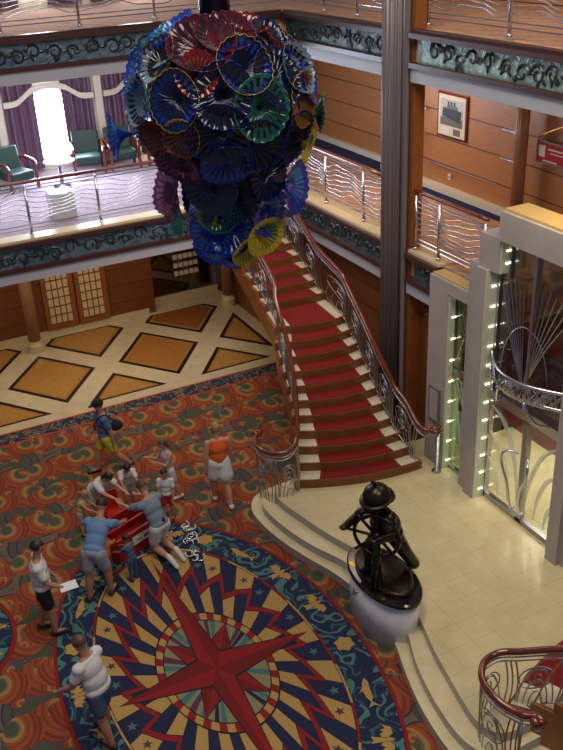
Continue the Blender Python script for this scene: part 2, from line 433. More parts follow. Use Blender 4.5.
# ------------------------------------------------------------------ compass rug
RC = (3.17, 9.3)
def rug_pt(a, t):                                     # t: 0 centre, 1 inner ring, 2 mid ring, 3 outer edge
    A = [(0, 0), (.80, 1.2), (1.60, 3.02), (2.2, 3.88)]
    i = min(int(t), 2); u = t-i
    return (RC[0]+(A[i][0]+(A[i+1][0]-A[i][0])*u)*math.cos(a), RC[1]+(A[i][1]+(A[i+1][1]-A[i][1])*u)*math.sin(a))
def wavy_rug():
    m = mat('rug_sea_pattern', rough=.95); nt = m.node_tree; (x, y, z), v = coords(m)
    w_ = nt.nodes.new('ShaderNodeTexNoise'); w_.inputs['Scale'].default_value = 1.3; nt.links.new(v, w_.inputs['Vector'])
    f = X(nt, w_.outputs['Fac']); s = (f*9+x*1.2).fract()
    g = noise(nt, v, 3.0, 0)
    k = s.lt(.28)*g.gt(.40); k2 = (s-.5).abs().lt(.09)*g.lt(.5)
    c = mixc(nt, k, (.010, .016, .060), (.06, .17, .16)); c = mixc(nt, k2, c, (.03, .10, .10)); setc(m, c); return m
M['sea'] = wavy_rug()
for n_, c_ in dict(rug_navy=(.012, .015, .060), rug_gold=(.46, .28, .085), rug_red=(.26, .008, .012), rug_red_d=(.17, .006, .008), rug_tan=(.26, .22, .12), rug_teal=(.06, .17, .16), rug_purple=(.085, .035, .07), rug_black=(.01, .01, .014)).items():
    M[n_] = noisy(n_, c_, tuple(v*.8 for v in c_), 40, .95)
def ring(b, t0, t1, z, k, a0=0, a1=2*PI, n=96):
    for i in range(n):
        a, c = a0+(a1-a0)*i/n, a0+(a1-a0)*(i+1)/n
        b.face([(*rug_pt(a, t0), z), (*rug_pt(a, t1), z), (*rug_pt(c, t1), z), (*rug_pt(c, t0), z)], k)
def star5(b, cx, cy_, r, rot, z, k):
    P_ = [(cx+(r if i % 2 == 0 else r*.4)*math.cos(rot+i*PI/5), cy_+(r if i % 2 == 0 else r*.4)*math.sin(rot+i*PI/5), z) for i in range(10)]
    for i in range(0, 10, 2): b.face([P_[i-1], P_[i], P_[i+1]], k)
    b.face([P_[i] for i in range(1, 10, 2)], k)
def bird(b, cx, cy_, rot, s, z, k, kind=0):
    def tp(p): return (cx+s*(p[0]*math.cos(rot)-p[1]*math.sin(rot)), cy_+s*(p[0]*math.sin(rot)+p[1]*math.cos(rot)), z)
    if kind == 0:
        for poly in ([(0, .5), (.09, .35), (.10, 0), (.18, -.5), (0, -.38), (-.18, -.5), (-.10, 0), (-.09, .35)],
                     [(.06, .2), (.3, .42), (.62, .38), (.75, .05), (.55, .12), (.5, -.08), (.36, .05), (.28, -.12), (.08, 0)],
                     [(-.06, .2), (-.3, .42), (-.62, .38), (-.75, .05), (-.55, .12), (-.5, -.08), (-.36, .05), (-.28, -.12), (-.08, 0)]):
            b.face([tp(p) for p in poly], k)
    elif kind == 1:                                    # leaping fish
        b.face([tp(p) for p in [(-.7, .1), (-.4, .24), (0, .28), (.4, .2), (.7, .02), (.45, -.08), (0, -.05), (-.4, -.04)]], k)
        b.face([tp(p) for p in [(-.62, .08), (-.95, .3), (-.85, .02), (-.98, -.2)]], k)
        b.face([tp(p) for p in [(0, .26), (-.1, .48), (.18, .25)]], k)
    else:                                              # shell
        b.face([tp((.42*math.cos(a)*(1+.12*math.cos(6*a)), .42*math.sin(a)*(1+.12*math.cos(6*a)))) for a in [2*PI*i/36 for i in range(36)]], k)
def compass(RCx, RCy):
    global RC; RC = (RCx, RCy); b = MB()
    out = [rug_pt(2*PI*i/96, 3.0) for i in range(96)]; b.prism(out, .001, .010, 'rug_red')
    ring(b, 2.0, 2.90, .0112, 'sea')
    ring(b, 2.90, 2.915, .0114, 'rug_black')
    NS = 40
    for i in range(NS):                                # rays
        a0, a1 = 2*PI*(i-.5)/NS, 2*PI*(i+.5)/NS; k0, k1 = ('rug_navy', 'rug_gold') if i % 2 else ('rug_gold', 'rug_navy')
        tl, tr = (1.52, 1.36) if i % 2 else (1.70, 1.52)
        def q(ta, tb, tc, td, z, k): b.face([(*rug_pt(a0, ta), z), (*rug_pt(a0, tb), z), (*rug_pt(a1, tc), z), (*rug_pt(a1, td), z)], k)
        q(tl, 1.99, 1.99, tr, .0115, k0); q(1.0, tl, tr, 1.0, .0115, k1)
        q(tl-.075, tl+.02, tr+.02, tr-.075, .0122, 'rug_red'); q(tl-.085, tl-.072, tr-.072, tr-.085, .0124, 'rug_black'); q(tl+.015, tl+.028, tr+.028, tr+.015, .0124, 'rug_black')
        if i % 2 == 0:
            da = .22/NS*2*PI
            for dd, lo, hi, zz, kk in ((da*1.25, 1.30, 1.72, .0123, 'rug_black'), (da, 1.31, 1.71, .0126, 'rug_red')):
                b.face([(*rug_pt(a0-dd*.9, lo), zz), (*rug_pt(a0-dd*.5, hi), zz), (*rug_pt(a0+dd*.5, hi), zz), (*rug_pt(a0+dd*.1, lo), zz)], kk)
        sx, sy_ = rug_pt(2*PI*i/NS, 1.80 if i % 4 < 2 else 1.76)
        if i % 10 and i % 3 != 2: star5(b, sx, sy_, .085, random.random()*6, .0126, 'rug_purple' if i % 2 == 0 else 'rug_teal')
    for i in range(72):                                # thin chequered ring round the rays
        a0, a1 = 2*PI*i/72, 2*PI*(i+1)/72
        ring(b, 1.985, 2.035, .0128, 'rug_gold' if i % 6 < 3 else 'rug_red', a0, a1, 3)
    ring(b, 1.975, 1.987, .013, 'rug_black'); ring(b, 2.033, 2.045, .013, 'rug_black')
    b.face([(*rug_pt(2*PI*i/64, .95), .0132) for i in range(64)], 'rug_tan')
    for a, wd, k in [(18, 7, 'rug_teal'), (26, 5, 'rug_navy'), (32, 5, 'rug_purple'), (62, 6, 'rug_teal'), (70, 5, 'rug_purple'), (112, 7, 'rug_teal'), (121, 6, 'rug_purple'), (150, 8, 'rug_purple'), (160, 6, 'rug_teal'),
                     (200, 7, 'rug_teal'), (212, 7, 'rug_purple'), (224, 6, 'rug_teal'), (238, 5, 'rug_navy'), (246, 6, 'rug_teal'), (298, 6, 'rug_navy'), (306, 6, 'rug_teal'), (314, 5, 'rug_purple'), (335, 7, 'rug_teal')]:
        a, wd = math.radians(a), math.radians(wd)
        b.face([(*rug_pt(a, .02), .0136), (*rug_pt(a-wd/2, .94), .0136), (*rug_pt(a+wd/2, .94), .0136)], k)
    for i in range(48):
        a0, a1 = 2*PI*i/48, 2*PI*(i+1)/48
        ring(b, .90, 1.03, .0138, 'rug_gold' if i % 2 else 'rug_red', a0, a1, 3)
    ring(b, 1.02, 1.04, .014, 'rug_black'); ring(b, .885, .905, .014, 'rug_black')
    def arm(tip, nl, nr, z):
        c = (*RC, z)
        T_ = (RC[0]+tip[0], RC[1]+tip[1], z); L_ = (RC[0]+nl[0], RC[1]+nl[1], z); R_ = (RC[0]+nr[0], RC[1]+nr[1], z)
        def grow(p, s): return (RC[0]+(p[0]-RC[0])*s, RC[1]+(p[1]-RC[1])*s, z-.0003)
        b.face([grow(c, 1), grow(R_, 1.12), grow(T_, 1.012), grow(L_, 1.12)], 'rug_black')
        b.face([c, T_, L_], 'rug_red'); b.face([c, R_, T_], 'rug_red_d')
    for sx, sy_ in ((1, 1), (-1, 1), (-1, -1), (1, -1)):
        n1, n2 = (.0, .42*sy_), (.25*sx, 0)
        if sx*sy_ < 0: n1, n2 = n2, n1
        arm((.50*sx, .80*sy_), n1, n2, .0150)
    nx, ny = .17, .27
    arm((0, 2.74), (-nx, ny), (nx, ny), .0162); arm((0, -2.74), (nx, -ny), (-nx, -ny), .0162)
    arm((-1.46, 0), (-nx, -ny), (-nx, ny), .0162); arm((1.5, 0), (nx, ny), (nx, -ny), .0162)
    for i in range(22):
        a = 2*PI*(i+.5)/22; p = rug_pt(a, 2.48); q_ = rug_pt(a+.02, 2.48); rot = math.atan2(q_[1]-p[1], q_[0]-p[0])
        kd = (0, 0, 1, 2, 0, 1)[i % 6]
        bird(b, p[0], p[1], rot+(PI if kd != 1 else 0), .36, .0120, 'rug_black', kd); bird(b, p[0], p[1], rot+(PI if kd != 1 else 0), .33, .0132, 'rug_gold', kd)
    return b
tag(compass(3.17, 9.3).build('compass_rug'), 'large oval rug with red compass star, navy and gold rays and sea creature border', 'rug')
b = MB()
def disc_(r, z, k): b.prism([(-.27+r*math.cos(2*PI*i/64), 11.78+r*1.12*math.sin(2*PI*i/64)) for i in range(64)], .001, z, k)
disc_(1.06, .010, 'rug_red'); disc_(.99, .0112, 'rug_black'); disc_(.97, .0122, 'sea'); disc_(.66, .0132, 'rug_red'); disc_(.60, .0142, 'rug_gold'); disc_(.50, .0152, 'rug_navy')
for i in range(10):
    a = 2*PI*i/10; bird(b, -.27+.82*math.cos(a), 11.78+.92*math.sin(a), a+PI, .15, .0132, 'rug_gold', i % 3)
star5(b, -.27, 11.78, .42, .3, .016, 'rug_red')
tag(b.build('round_rug'), 'small round blue rug with red edge cut off by the left edge', 'rug')

# ------------------------------------------------------------------ walls, decks, fascias
# deck slabs
b = MB()
b.box(-8, YA+.1, 3.5, 7.1, 23.3, Z4, 'lounge_carpet'); b.box(7.1, 19.75, 3.5, 9.0, 23.3, Z4, 'hall_carpet')
b.box(XB+.1, 10.7, 3.5, 12, 19.75, Z4, 'hall_carpet'); b.box(9.0, 19.75, 3.5, 12, 23.3, Z4, 'hall_carpet')
struct(b.build('floor_gallery'))
b = MB(); b.box(11.2, 10.7, Z4, 11.58, 17.9, Z4+.006, 'navy_carpet'); b.box(11.35, 17.9, Z4, 11.8, 23.3, Z4+.006, 'navy_carpet'); struct(b.build('trim_1'))
b = MB(); b.box(-8, YA+.1, 7.15, 8.9, 23.3, Z5, 'hall_carpet'); b.box(XB+.1, -3, 7.15, 12, 23.3, Z5, 'hall_carpet'); struct(b.build('floor_upper_gallery'))
# cream ceilings under slabs
b = MB(); b.box(-8, YA+.1, 3.46, 7.1, 23.3, 3.5, 'cream'); struct(b.build('ceiling'))
b = MB(); b.box(-8, YA+.1, 7.12, 12, 23.3, 7.15, 'cream'); b.box(XB+.1, -3, 7.12, 12, YA+.1, 7.15, 'cream'); struct(b.build('ceiling_upper'))
def fascia_x(name, x0, x1, zt, fk, zs, fm):             # along x at YA
    b = MB()
    b.box(x0, YA-.06, zt-.10, x1, YA+.16, zt-.02, 'darktrim'); b.box(x0, YA+.02, zt-.02, x1, YA+(.40 if zt < 6 else .16), zt+.03, 'ledge' if zt < 6 else 'darktrim')
    b.box(x0, YA-.05, zs-.05, x1, YA+.14, zs+.03, 'darktrim'); b.box(x0, YA+.0, zs-.28, x1, YA+.16, zs-.05, fk)
    return struct(b.build(name))
def fascia_y(name, y0, y1, zt, fk, zs, fm, x=XB):
    b = MB()
    b.box(x-.06, y0, zt-.10, x+.16, y1, zt-.02, 'darktrim'); b.box(x+.02, y0, zt-.02, x+(.40 if zt < 6 else .16), y1, zt+.03, 'ledge' if zt < 6 else 'darktrim')
    b.box(x-.05, y0, zs-.05, x+.14, y1, zs+.03, 'darktrim'); b.box(x, y0, zs-.28, x+.16, y1, zs-.05, fk)
    return struct(b.build(name))
fascia_x('trim_2', -8, 7.1, Z4, 'fascia', 3.66, 0); fascia_x('trim_3', -8, XB, Z5, 'fascia', 7.40, 0)
fascia_y('trim_4', 13.62, 19.9, Z4, 'fascia_r', 3.68, 0); fascia_y('trim_5', 11.95, 12.90, Z4, 'fascia_r', 3.68, 0)
fascia_y('trim_6', -3, 12.90, Z5, 'fascia_r', 7.42, 0); fascia_y('trim_8', 13.62, YA, Z5, 'fascia_r', 7.42, 0)
def scroll(cx, cy_, s, fl=1, turns=1.3, n=16):
    return [(cx+fl*s*(1-.75*i/n)*math.cos(2*PI*turns*i/n), cy_+s*(1-.75*i/n)*math.sin(2*PI*turns*i/n)) for i in range(n+1)]
def relief(name, label, axis, a0, a1, z0, z1, mk, seed, parent_loc):
    rnd = random.Random(seed); 
    b = MB()
    if axis == 'x': b.box(a0, YA+.03, z0, a1, YA+.16, z1, mk)
    else: b.box(XB+.03, a0, z0, XB+.16, a1, z1, mk)
    h = z1-z0; u = a0+.25
    def P3(u, v, d): return (u, YA+.03-d, z0+v) if axis == 'x' else (XB+.03-d, u, z0+v)
    while u < a1-.2:
        s = h*rnd.uniform(.28, .42); fl = rnd.choice((-1, 1)); v = h*rnd.uniform(.35, .6)
        b.tube([P3(p, q, .006) for p, q in scroll(u, v, s, fl, rnd.uniform(.9, 1.5))], [.022*(1-.5*i/16)+.004 for i in range(17)], 'relief', 5)
        for k in range(3):                              # leaves
            a = rnd.uniform(0, 2*PI); pu, pv = u+math.cos(a)*s*1.1, v+math.sin(a)*s*.75
            pv = min(max(pv, .05), h-.05)
            R = Matrix.Rotation(a, 3, 'Y' if axis == 'x' else 'X')
            b.ell(P3(pu, pv, 0), (.085, .028, .032) if axis == 'x' else (.028, .085, .032), 'relief', 8, R)
        u += rnd.uniform(.26, .42)
    return tag(b.build(name), label, 'frieze')
relief('relief_frieze', 'long teal bronze relief frieze below the green armchairs, left', 'x', -7.9, 7.05, 3.69, 4.1, 'frieze', 1, (0, YA, 3.69))
relief('relief_frieze', 'teal bronze relief frieze above the bright window, top left', 'x', -7.9, XB-.1, 7.43, 7.83, 'frieze', 2, (0, YA, 7.43))
relief('relief_frieze', 'dark relief frieze beside the stair, left of the fluted column', 'y', 13.62, 19.8, 3.71, 4.1, 'frieze_d', 3, (XB, 13.4, 3.71))
relief('relief_frieze', 'short relief panel between fluted column and stone portal', 'y', 12.0, 12.7, 3.71, 4.1, 'frieze_d', 4, (XB, 12, 3.71))
relief('relief_frieze', 'silver green relief frieze across the top right under the uppermost railing', 'y', -2.9, 12.75, 7.45, 7.83, 'frieze_g', 5, (XB, 12.7, 7.45))
relief('relief_frieze', 'dark green relief frieze at top centre, left of the fluted column', 'y', 13.62, 17.4, 7.45, 7.83, 'frieze_d', 6, (XB, 13.4, 7.45))
# lower deck walls
b = MB(); b.box(-8, 22.35, 0, 6.75, 22.6, 3.5, 'wall_wood'); b.box(6.75, 22.35, 0, 6.95, 23.0, 3.5, 'wall_wood'); b.box(6.75, 23.1, 0, 9.0, 23.3, 3.5, 'wall_wood')
struct(b.build('wall_back'))
b = MB(); b.box(9.1, 11.9, 0, 9.3, 23.3, 3.5, 'wall_wood'); struct(b.build('wall_right'))
b = MB(); b.box(-8, 22.30, 0, 6.75, 22.35, .15, 'ledge'); b.box(6.95, 22.75, 0, 9.0, 23.1, .22, 'ledge'); struct(b.build('baseboard_back'))
b = MB(); b.box(-8, 22.9, Z4, 12, 23.1, 7.15, 'cream'); b.box(-8, 22.9, Z5, 12, 23.1, 10.8, 'cream'); struct(b.build('wall_lounge'))
b = MB(); b.prism([(11.55, 13.0), (11.65, 17.9), (11.9, 17.9), (11.9, 23), (12.1, 23), (12.1, 8), (11.3, 8)], Z4, 7.12, 'wall_orange'); b.box(11.9, -3, Z5, 12.1, 23, 10.8, 'wall_orange'); struct(b.build('wall_hallway'))
b = MB(); b.box(11.42, 10.7, Z4, 11.6, 17.9, Z4+.14, 'cream'); b.box(11.8, 17.9, Z4, 11.9, 22.9, Z4+.14, 'cream'); struct(b.build('baseboard_hallway'))
# silver inlays on the hallway wall
for z, nz in ((5.30, 'lowest'), (5.85, 'middle'), (6.40, 'topmost')):
    for y0, y1, ny in ((16.25, 16.55, 'left of the framed picture'), (13.2, 13.75, 'right of the framed picture'), (10.7, 11.2, 'beyond the hanging sign')):
        tag(MB().box(11.50, y0, z-.01, 11.62, y1, z+.018, 'chrome').build('wall_inlay'), '%s silver strip on the orange hallway wall, %s' % (nz, ny), 'wall trim', 'silver wall strips')
tag(MB().box(11.53, 13.8, 4.745, 11.62, 16.2, 4.76, 'chrome').build('wall_inlay'), 'long silver strip low on the hallway wall under the framed picture', 'wall trim', 'silver wall strips')

# round fluted columns
def column(x, y, z0, z1, r, k, label, group=None, base='ledge'):
    t = thing('column', label, 'column', (x, y, z0))
    b = MB(); b.lathe([(r, .3), (r, z1-z0)], (x, y, z0), k, 96, flute=.10, nf=16); b.build('fluted_shaft', t, True)
    b = MB(); b.lathe([(r*1.25, 0), (r*1.25, .22), (r*1.12, .26), (r*1.12, .32)], (x, y, z0), base, 32); b.build('column_base', t)
    return t
column(3.44, 21.55, 0, 3.47, .155, 'column_w', 'slim fluted copper column standing before the panelled doors, lower left')
column(8.88, 21.70, 0, 3.5, .16, 'column_w', 'slim fluted column in the back corner behind the stairs')
column(11.22, 12.86, Z4, 7.14, .12, 'column_w', 'copper brown column against the upper hallway wall, right of the framed picture')
t = thing('fluted_pier', 'tall dark fluted column rising through all decks beside the staircase', 'column', (8.84, 13.36, ZP))
b = MB(); b.lathe([(.26, 0), (.26, 12.2-ZP)], (8.84, 13.36, ZP), 'column', 120, flute=.13, nf=18); b.build('fluted_shaft', t, True)
b = MB(); b.box(8.88, 12.90, ZP, 9.1, 13.12, 12.2, 'stringer'); b.tube([(8.80, 13.0, ZP), (8.80, 13.0, 12.2)], .05, 'column', 10); b.build('backing_pilaster', t)
# deck-3 panelled double doors with small panes
for i, (x0, x1, xa) in enumerate(((3.95, 4.78, 4.7), (4.82, 5.65, 4.9))):
    t = struct(bpy.data.objects.new('door_%d' % (i+1), None)); C.objects.link(t); t.location = (x0, 22.3, 0)
    b = MB(); b.box(x0, 22.27, .16, x1, 22.33, 3.0, 'stringer')
    b.build('door_panel', t)
    b = MB()
    for r in range(10):
        for c_ in range(4):
            px = x0+.12+c_*.15; pz = .35+r*.24; b.box(px, 22.24, pz, px+.115, 22.275, pz+.19, 'ledge')
    b.build('door_panes', t)
    b = MB(); b.tube([(xa, 22.27, 1.1), (xa, 22.2, 1.12), (xa, 22.2, 1.4), (xa, 22.27, 1.42)], .012, 'chrome', 6); b.build('door_handle', t)
# glass display niche
t = thing('display_case', 'dark glazed display case with rows of pale objects, under the balcony', 'display case', (7.95, 22.9, .22))
b = MB(); b.box(7.05, 22.85, .22, 8.85, 23.05, 2.1, 'darktrim'); b.build('case_back', t)
b = MB(); b.box(7.0, 22.78, .22, 7.1, 22.9, 2.2, 'cherry').box(8.8, 22.78, .22, 8.9, 22.9, 2.2, 'cherry').box(7.0, 22.78, 2.1, 8.9, 22.9, 2.2, 'cherry'); b.build('case_frame', t)
for r in range(4):
    b = MB(); b.box(7.7, 22.72, .72+.24*r, 8.5, 22.86, .74+.24*r, 'cherry')
    for c_ in range(5): b.box(7.74+.15*c_, 22.74, .74+.24*r, 7.85+.15*c_, 22.84, .86+.24*r, 'cream')
    b.build('shelf', t)
b = MB(); b.box(7.1, 22.79, .22, 8.8, 22.795, 2.1, 'glass_t'); b.build('case_glass', t)
# framed scroll panel on right wall under deck
t = thing('iron_grille', 'small dark wall grille with brass rosette behind the stairs', 'grille', (9.06, 20.3, 1.0))
b = MB(); b.box(9.04, 19.95, .5, 9.095, 20.75, 1.7, 'darktrim'); b.build('panel', t)
b = MB(); b.tube([(9.02, 20.35+.18*math.cos(a), 1.1+.25*math.sin(a)) for a in [2*PI*i/20 for i in range(20)]], .02, 'brass', 6, True)
for a in range(4): b.tube([(9.02, 20.35, 1.1), (9.02, 20.35+.3*math.cos(a*PI/2+.78), 1.1+.4*math.sin(a*PI/2+.78))], .015, 'brass', 6)
b.build('rosette', t)
# brown door right of the column
t = struct(bpy.data.objects.new('door_3', None)); C.objects.link(t); t.location = (9.05, 12.3, ZP)
b = MB(); b.box(9.04, 11.98, ZP, 9.1, 12.62, 3.15, 'wall_wood'); b.build('door_panel', t)
b = MB(); b.box(9.02, 12.05, 3.02, 9.05, 12.55, 3.05, 'chrome'); b.build('door_strip', t)

# ------------------------------------------------------------------ lounge windows and curtains
def bay(cx, z0, n):
    t = struct(bpy.data.objects.new('window_%d' % n, None)); C.objects.link(t); t.location = (cx, 22.9, z0)
    def arch(w_, h0, h1, x=cx+.02): return [(x-w_, z0+h0), (x+w_, z0+h0)]+[(x+w_*math.cos(a), z0+h1+.16*math.sin(a)) for a in [PI*i/12 for i in range(13)]]
    b = MB(); b.prism_y(arch(.34, .30, 1.76), 22.86, 22.89, 'sky'); b.build('window_pane', t)
    o = arch(.34, .30, 1.76); i_ = arch(.41, .23, 1.76)
    b = MB(); 
    for j in range(len(o)):
        k = (j+1) % len(o); b.face([(i_[j][0], 22.82, i_[j][1]), (i_[k][0], 22.82, i_[k][1]), (o[k][0], 22.82, o[k][1]), (o[j][0], 22.82, o[j][1])], 'cream')
        b.face([(o[j][0], 22.82, o[j][1]), (o[k][0], 22.82, o[k][1]), (o[k][0], 22.88, o[k][1]), (o[j][0], 22.88, o[j][1])], 'cream')
    b.build('window_frame', t)
for n, (cx, z0) in enumerate([(5.0, Z4), (2.55, Z4), (7.45, Z4), (5.0, Z5), (2.55, Z5), (7.45, Z5)]):
    bay(cx, z0, n+1)
    for s in (-1, 1):
        b = MB(); nn = 26; xs = [cx+s*(.34+.74*i/nn) for i in range(nn+1)]
        for i in range(nn):
            ya, yb = 22.74+.035*math.sin(i*1.45), 22.74+.035*math.sin((i+1)*1.45)
            b.face([(xs[i], ya, z0+.08), (xs[i+1], yb, z0+.08), (xs[i+1], yb, z0+2.45), (xs[i], ya, z0+2.45)], 'curtain')
            b.face([(xs[i], ya+.02, z0+.08), (xs[i+1], yb+.02, z0+.08), (xs[i+1], yb+.02, z0+2.45), (xs[i], ya+.02, z0+2.45)][::-1], 'curtain')
        side = 'left' if s < 0 else 'right'
        tag(b.build('curtain'), 'red and grey striped curtain, %s of the %s window' % (side, ['bright lounge', 'leftmost lounge', 'hidden lounge', 'top deck', 'top deck leftmost', 'top deck hidden'][n]), 'curtain', 'striped window curtains')
    # arched pelmet
    b = MB(); A = [(-1.1, 1.76), (-.80, 1.78), (-.60, 1.90), (-.38, 2.04), (0, 2.10), (.38, 2.04), (.60, 1.90), (.80, 1.78), (1.1, 1.76)]
    A = [(p.x, p.y) for p in bez([Vector((x, z, 0)) for x, z in A], 4)]
    poly = [(cx+x, z0+z) for x, z in A]+[(cx+x, z0+z-.13) for x, z in A[::-1]]
    b.prism_y(poly, 22.62, 22.70, 'cream')
    tag(b.build('arched_pelmet'), 'cream arched pelmet over the %s window' % ['bright lounge', 'leftmost lounge', 'hidden lounge', 'top deck', 'top deck leftmost', 'top deck hidden'][n], 'pelmet')
b = MB()
for x in (-1.12, 1.33, 3.78, 6.23, 8.68):
    for z0, z1 in ((Z4, 7.12), (Z5, 10.8)): b.box(x-.09, 22.66, z0, x+.09, 22.9, z1, 'cream')
struct(b.build('trim_7'))

# ------------------------------------------------------------------ lounge armchairs and table
def armchair():
    t = thing('armchair', 'x', 'armchair', (0, 0, 0), 'green lounge armchairs')
    b = MB(); b.box(-.30, -.30, .22, .30, .28, .44, 'green_seat'); b.build('seat', t, bevel=.05)
    b = MB(); b.prism_x([(.20, .40), (.34, .38), (.46, .92), (.34, .95)], -.33, .33, 'green_seat'); b.build('backrest', t, bevel=.05)
    for s in (-1, 1):
        b = MB(); b.tube(bez([(s*.36, .34, .66), (s*.38, .1, .66), (s*.37, -.22, .62), (s*.36, -.33, .52)], 4), .04, 'rail_wood', 8); b.build('armrest', t, True)
        b = MB(); b.box(s*.36-.03, -.32, 0, s*.36+.03, -.26, .55, 'rail_wood'); b.build('leg', t)
        b = MB(); b.box(s*.36-.03, .26, 0, s*.36+.03, .32, .64, 'rail_wood'); b.build('leg', t)
    return t
ac = armchair(); first = True
for x, y, rz, lb in ((3.72, 21.5, .35, 'green leather armchair left of the bright window'), (5.60, 22.05, -.2, 'green leather armchair just right of the bright window'),
                     (6.45, 22.0, -.05, 'green leather armchair, second right of the bright window'), (7.32, 21.9, .1, 'green leather armchair nearest the glass chandelier, partly hidden'), (1.9, 21.7, .2, 'green leather armchair farthest left on the lounge deck')):
    o = ac if first else copy_tree(ac); first = False
    o.location = (x, y, Z4); o.rotation_euler = (0, 0, rz); o['label'] = lb
t = thing('side_table', 'round pale pedestal table under the bright window', 'table', (4.66, 21.1, Z4))
b = MB(); b.lathe([(.34, .56), (.36, .58), (.36, .60), (.34, .61)], (4.66, 21.1, Z4), 'tabletop', 32); b.build('table_top', t)
b = MB(); b.lathe([(.2, 0), (.2, .03), (.05, .06), (.04, .56)], (4.66, 21.1, Z4), 'chrome_d', 20); b.build('pedestal', t, True)
t = thing('planter', 'pale square planter box behind the lounge railing', 'planter', (3.95, 18.6, Z4))
b = MB(); b.box(3.8, 18.5, Z4, 4.3, 18.95, Z4+.55, 'tabletop'); b.build('box', t, bevel=.02)
b = MB(); b.box(3.86, 18.56, Z4+.5, 4.24, 18.89, Z4+.56, 'green_seat'); b.build('soil', t)

# ------------------------------------------------------------------ balcony railings
def railing(label, axis, a0, a1, z, off, posts, seed=0, wood=True):
    mid = (a0+a1)/2
    base = (mid, off, z) if axis == 'x' else (off, mid, z)
    t = thing('balcony_railing', label, 'railing', base, 'curved-bar balcony railings' if False else None)
    def P3(u, h, d=0): return (u, off+d, z+h) if axis == 'x' else (off+d, u, z+h)
    for p in posts:
        b = MB(); b.tube([P3(p, .03), P3(p, 1.0)], .028, 'chrome', 8); b.tube([P3(p, 0.02), P3(p, .06)], .05, 'chrome', 10); b.build('post', t, True)
    b = MB(); q = [P3(a0, 1.07), P3(a1, 1.07)]
    n = 8; pts = [P3(a0+(a1-a0)*i/n, 1.07) for i in range(n+1)]
    b.tube(pts, .034, 'rail_wood', 10); b.build('handrail', t, True)
    rnd = random.Random(seed); ps = sorted(set([a0]+list(posts)+[a1]))
    for k, h in enumerate((.98, .92, .14, .22)):
        b = MB(); b.tube([P3(a0, h), P3(a1, h)], .011, 'chrome', 6); b.build('straight_bar', t)
    for k, h in enumerate((.85, .765, .68, .595, .51, .425, .34)):
        b = MB(); n = max(12, int((a1-a0)*10)); pts = []
        for i in range(n+1):
            u = a0+(a1-a0)*i/n; ph = (u-a0)/1.45*2*PI
            pts.append(P3(u, h+.055*math.sin(ph+k*.35)+.02*math.sin(2.3*ph)))
        b.tube(pts, .011, 'chrome', 6); b.build('wave_bar', t, True)
    return t
railing('steel wave-bar railing in front of the green armchairs', 'x', -6, 7.05, Z4+.03, YA+.2, [-5.5+1.42*i+.0 for i in range(0, 9)]+[7.0] if False else [-2.5, -1.08, .34, 1.75, 3.16, 4.57, 6.0, 7.0], 1)
railing('steel railing along the right gallery between staircase and fluted column', 'y', 13.75, 19.8, Z4+.03, XB+.2, [14.01, 14.71, 16.2, 17.7, 19.2], 2)
railing('short steel railing between fluted column and stone portal', 'y', 10.85, 12.85, Z4+.03, XB+.12, [12.81, 12.12, 10.9], 3)
railing('uppermost steel railing, top left of picture', 'x', -6, 8.9, Z5+.03, YA+.3, [-2.5, .3, 1.75, 3.25, 4.71, 6.2, 7.7], 4)
railing('uppermost steel railing, top right of picture', 'y', -2.5, 13.0, Z5+.03, XB+.37, [12.96, 10.95, 9.0, 7.0, 5, 3, 1], 5)
railing('uppermost steel railing at top centre, behind chandelier', 'y', 13.75, 17.7, Z5+.03, XB+.3, [15.07, 16.3], 6)
# rail along stairwell edge on the left
railing('steel railing beside the stairwell opening, behind chandelier', 'y', 17.75, 19.7, Z4+.03, 7.0, [17.8, 19.6], 7)

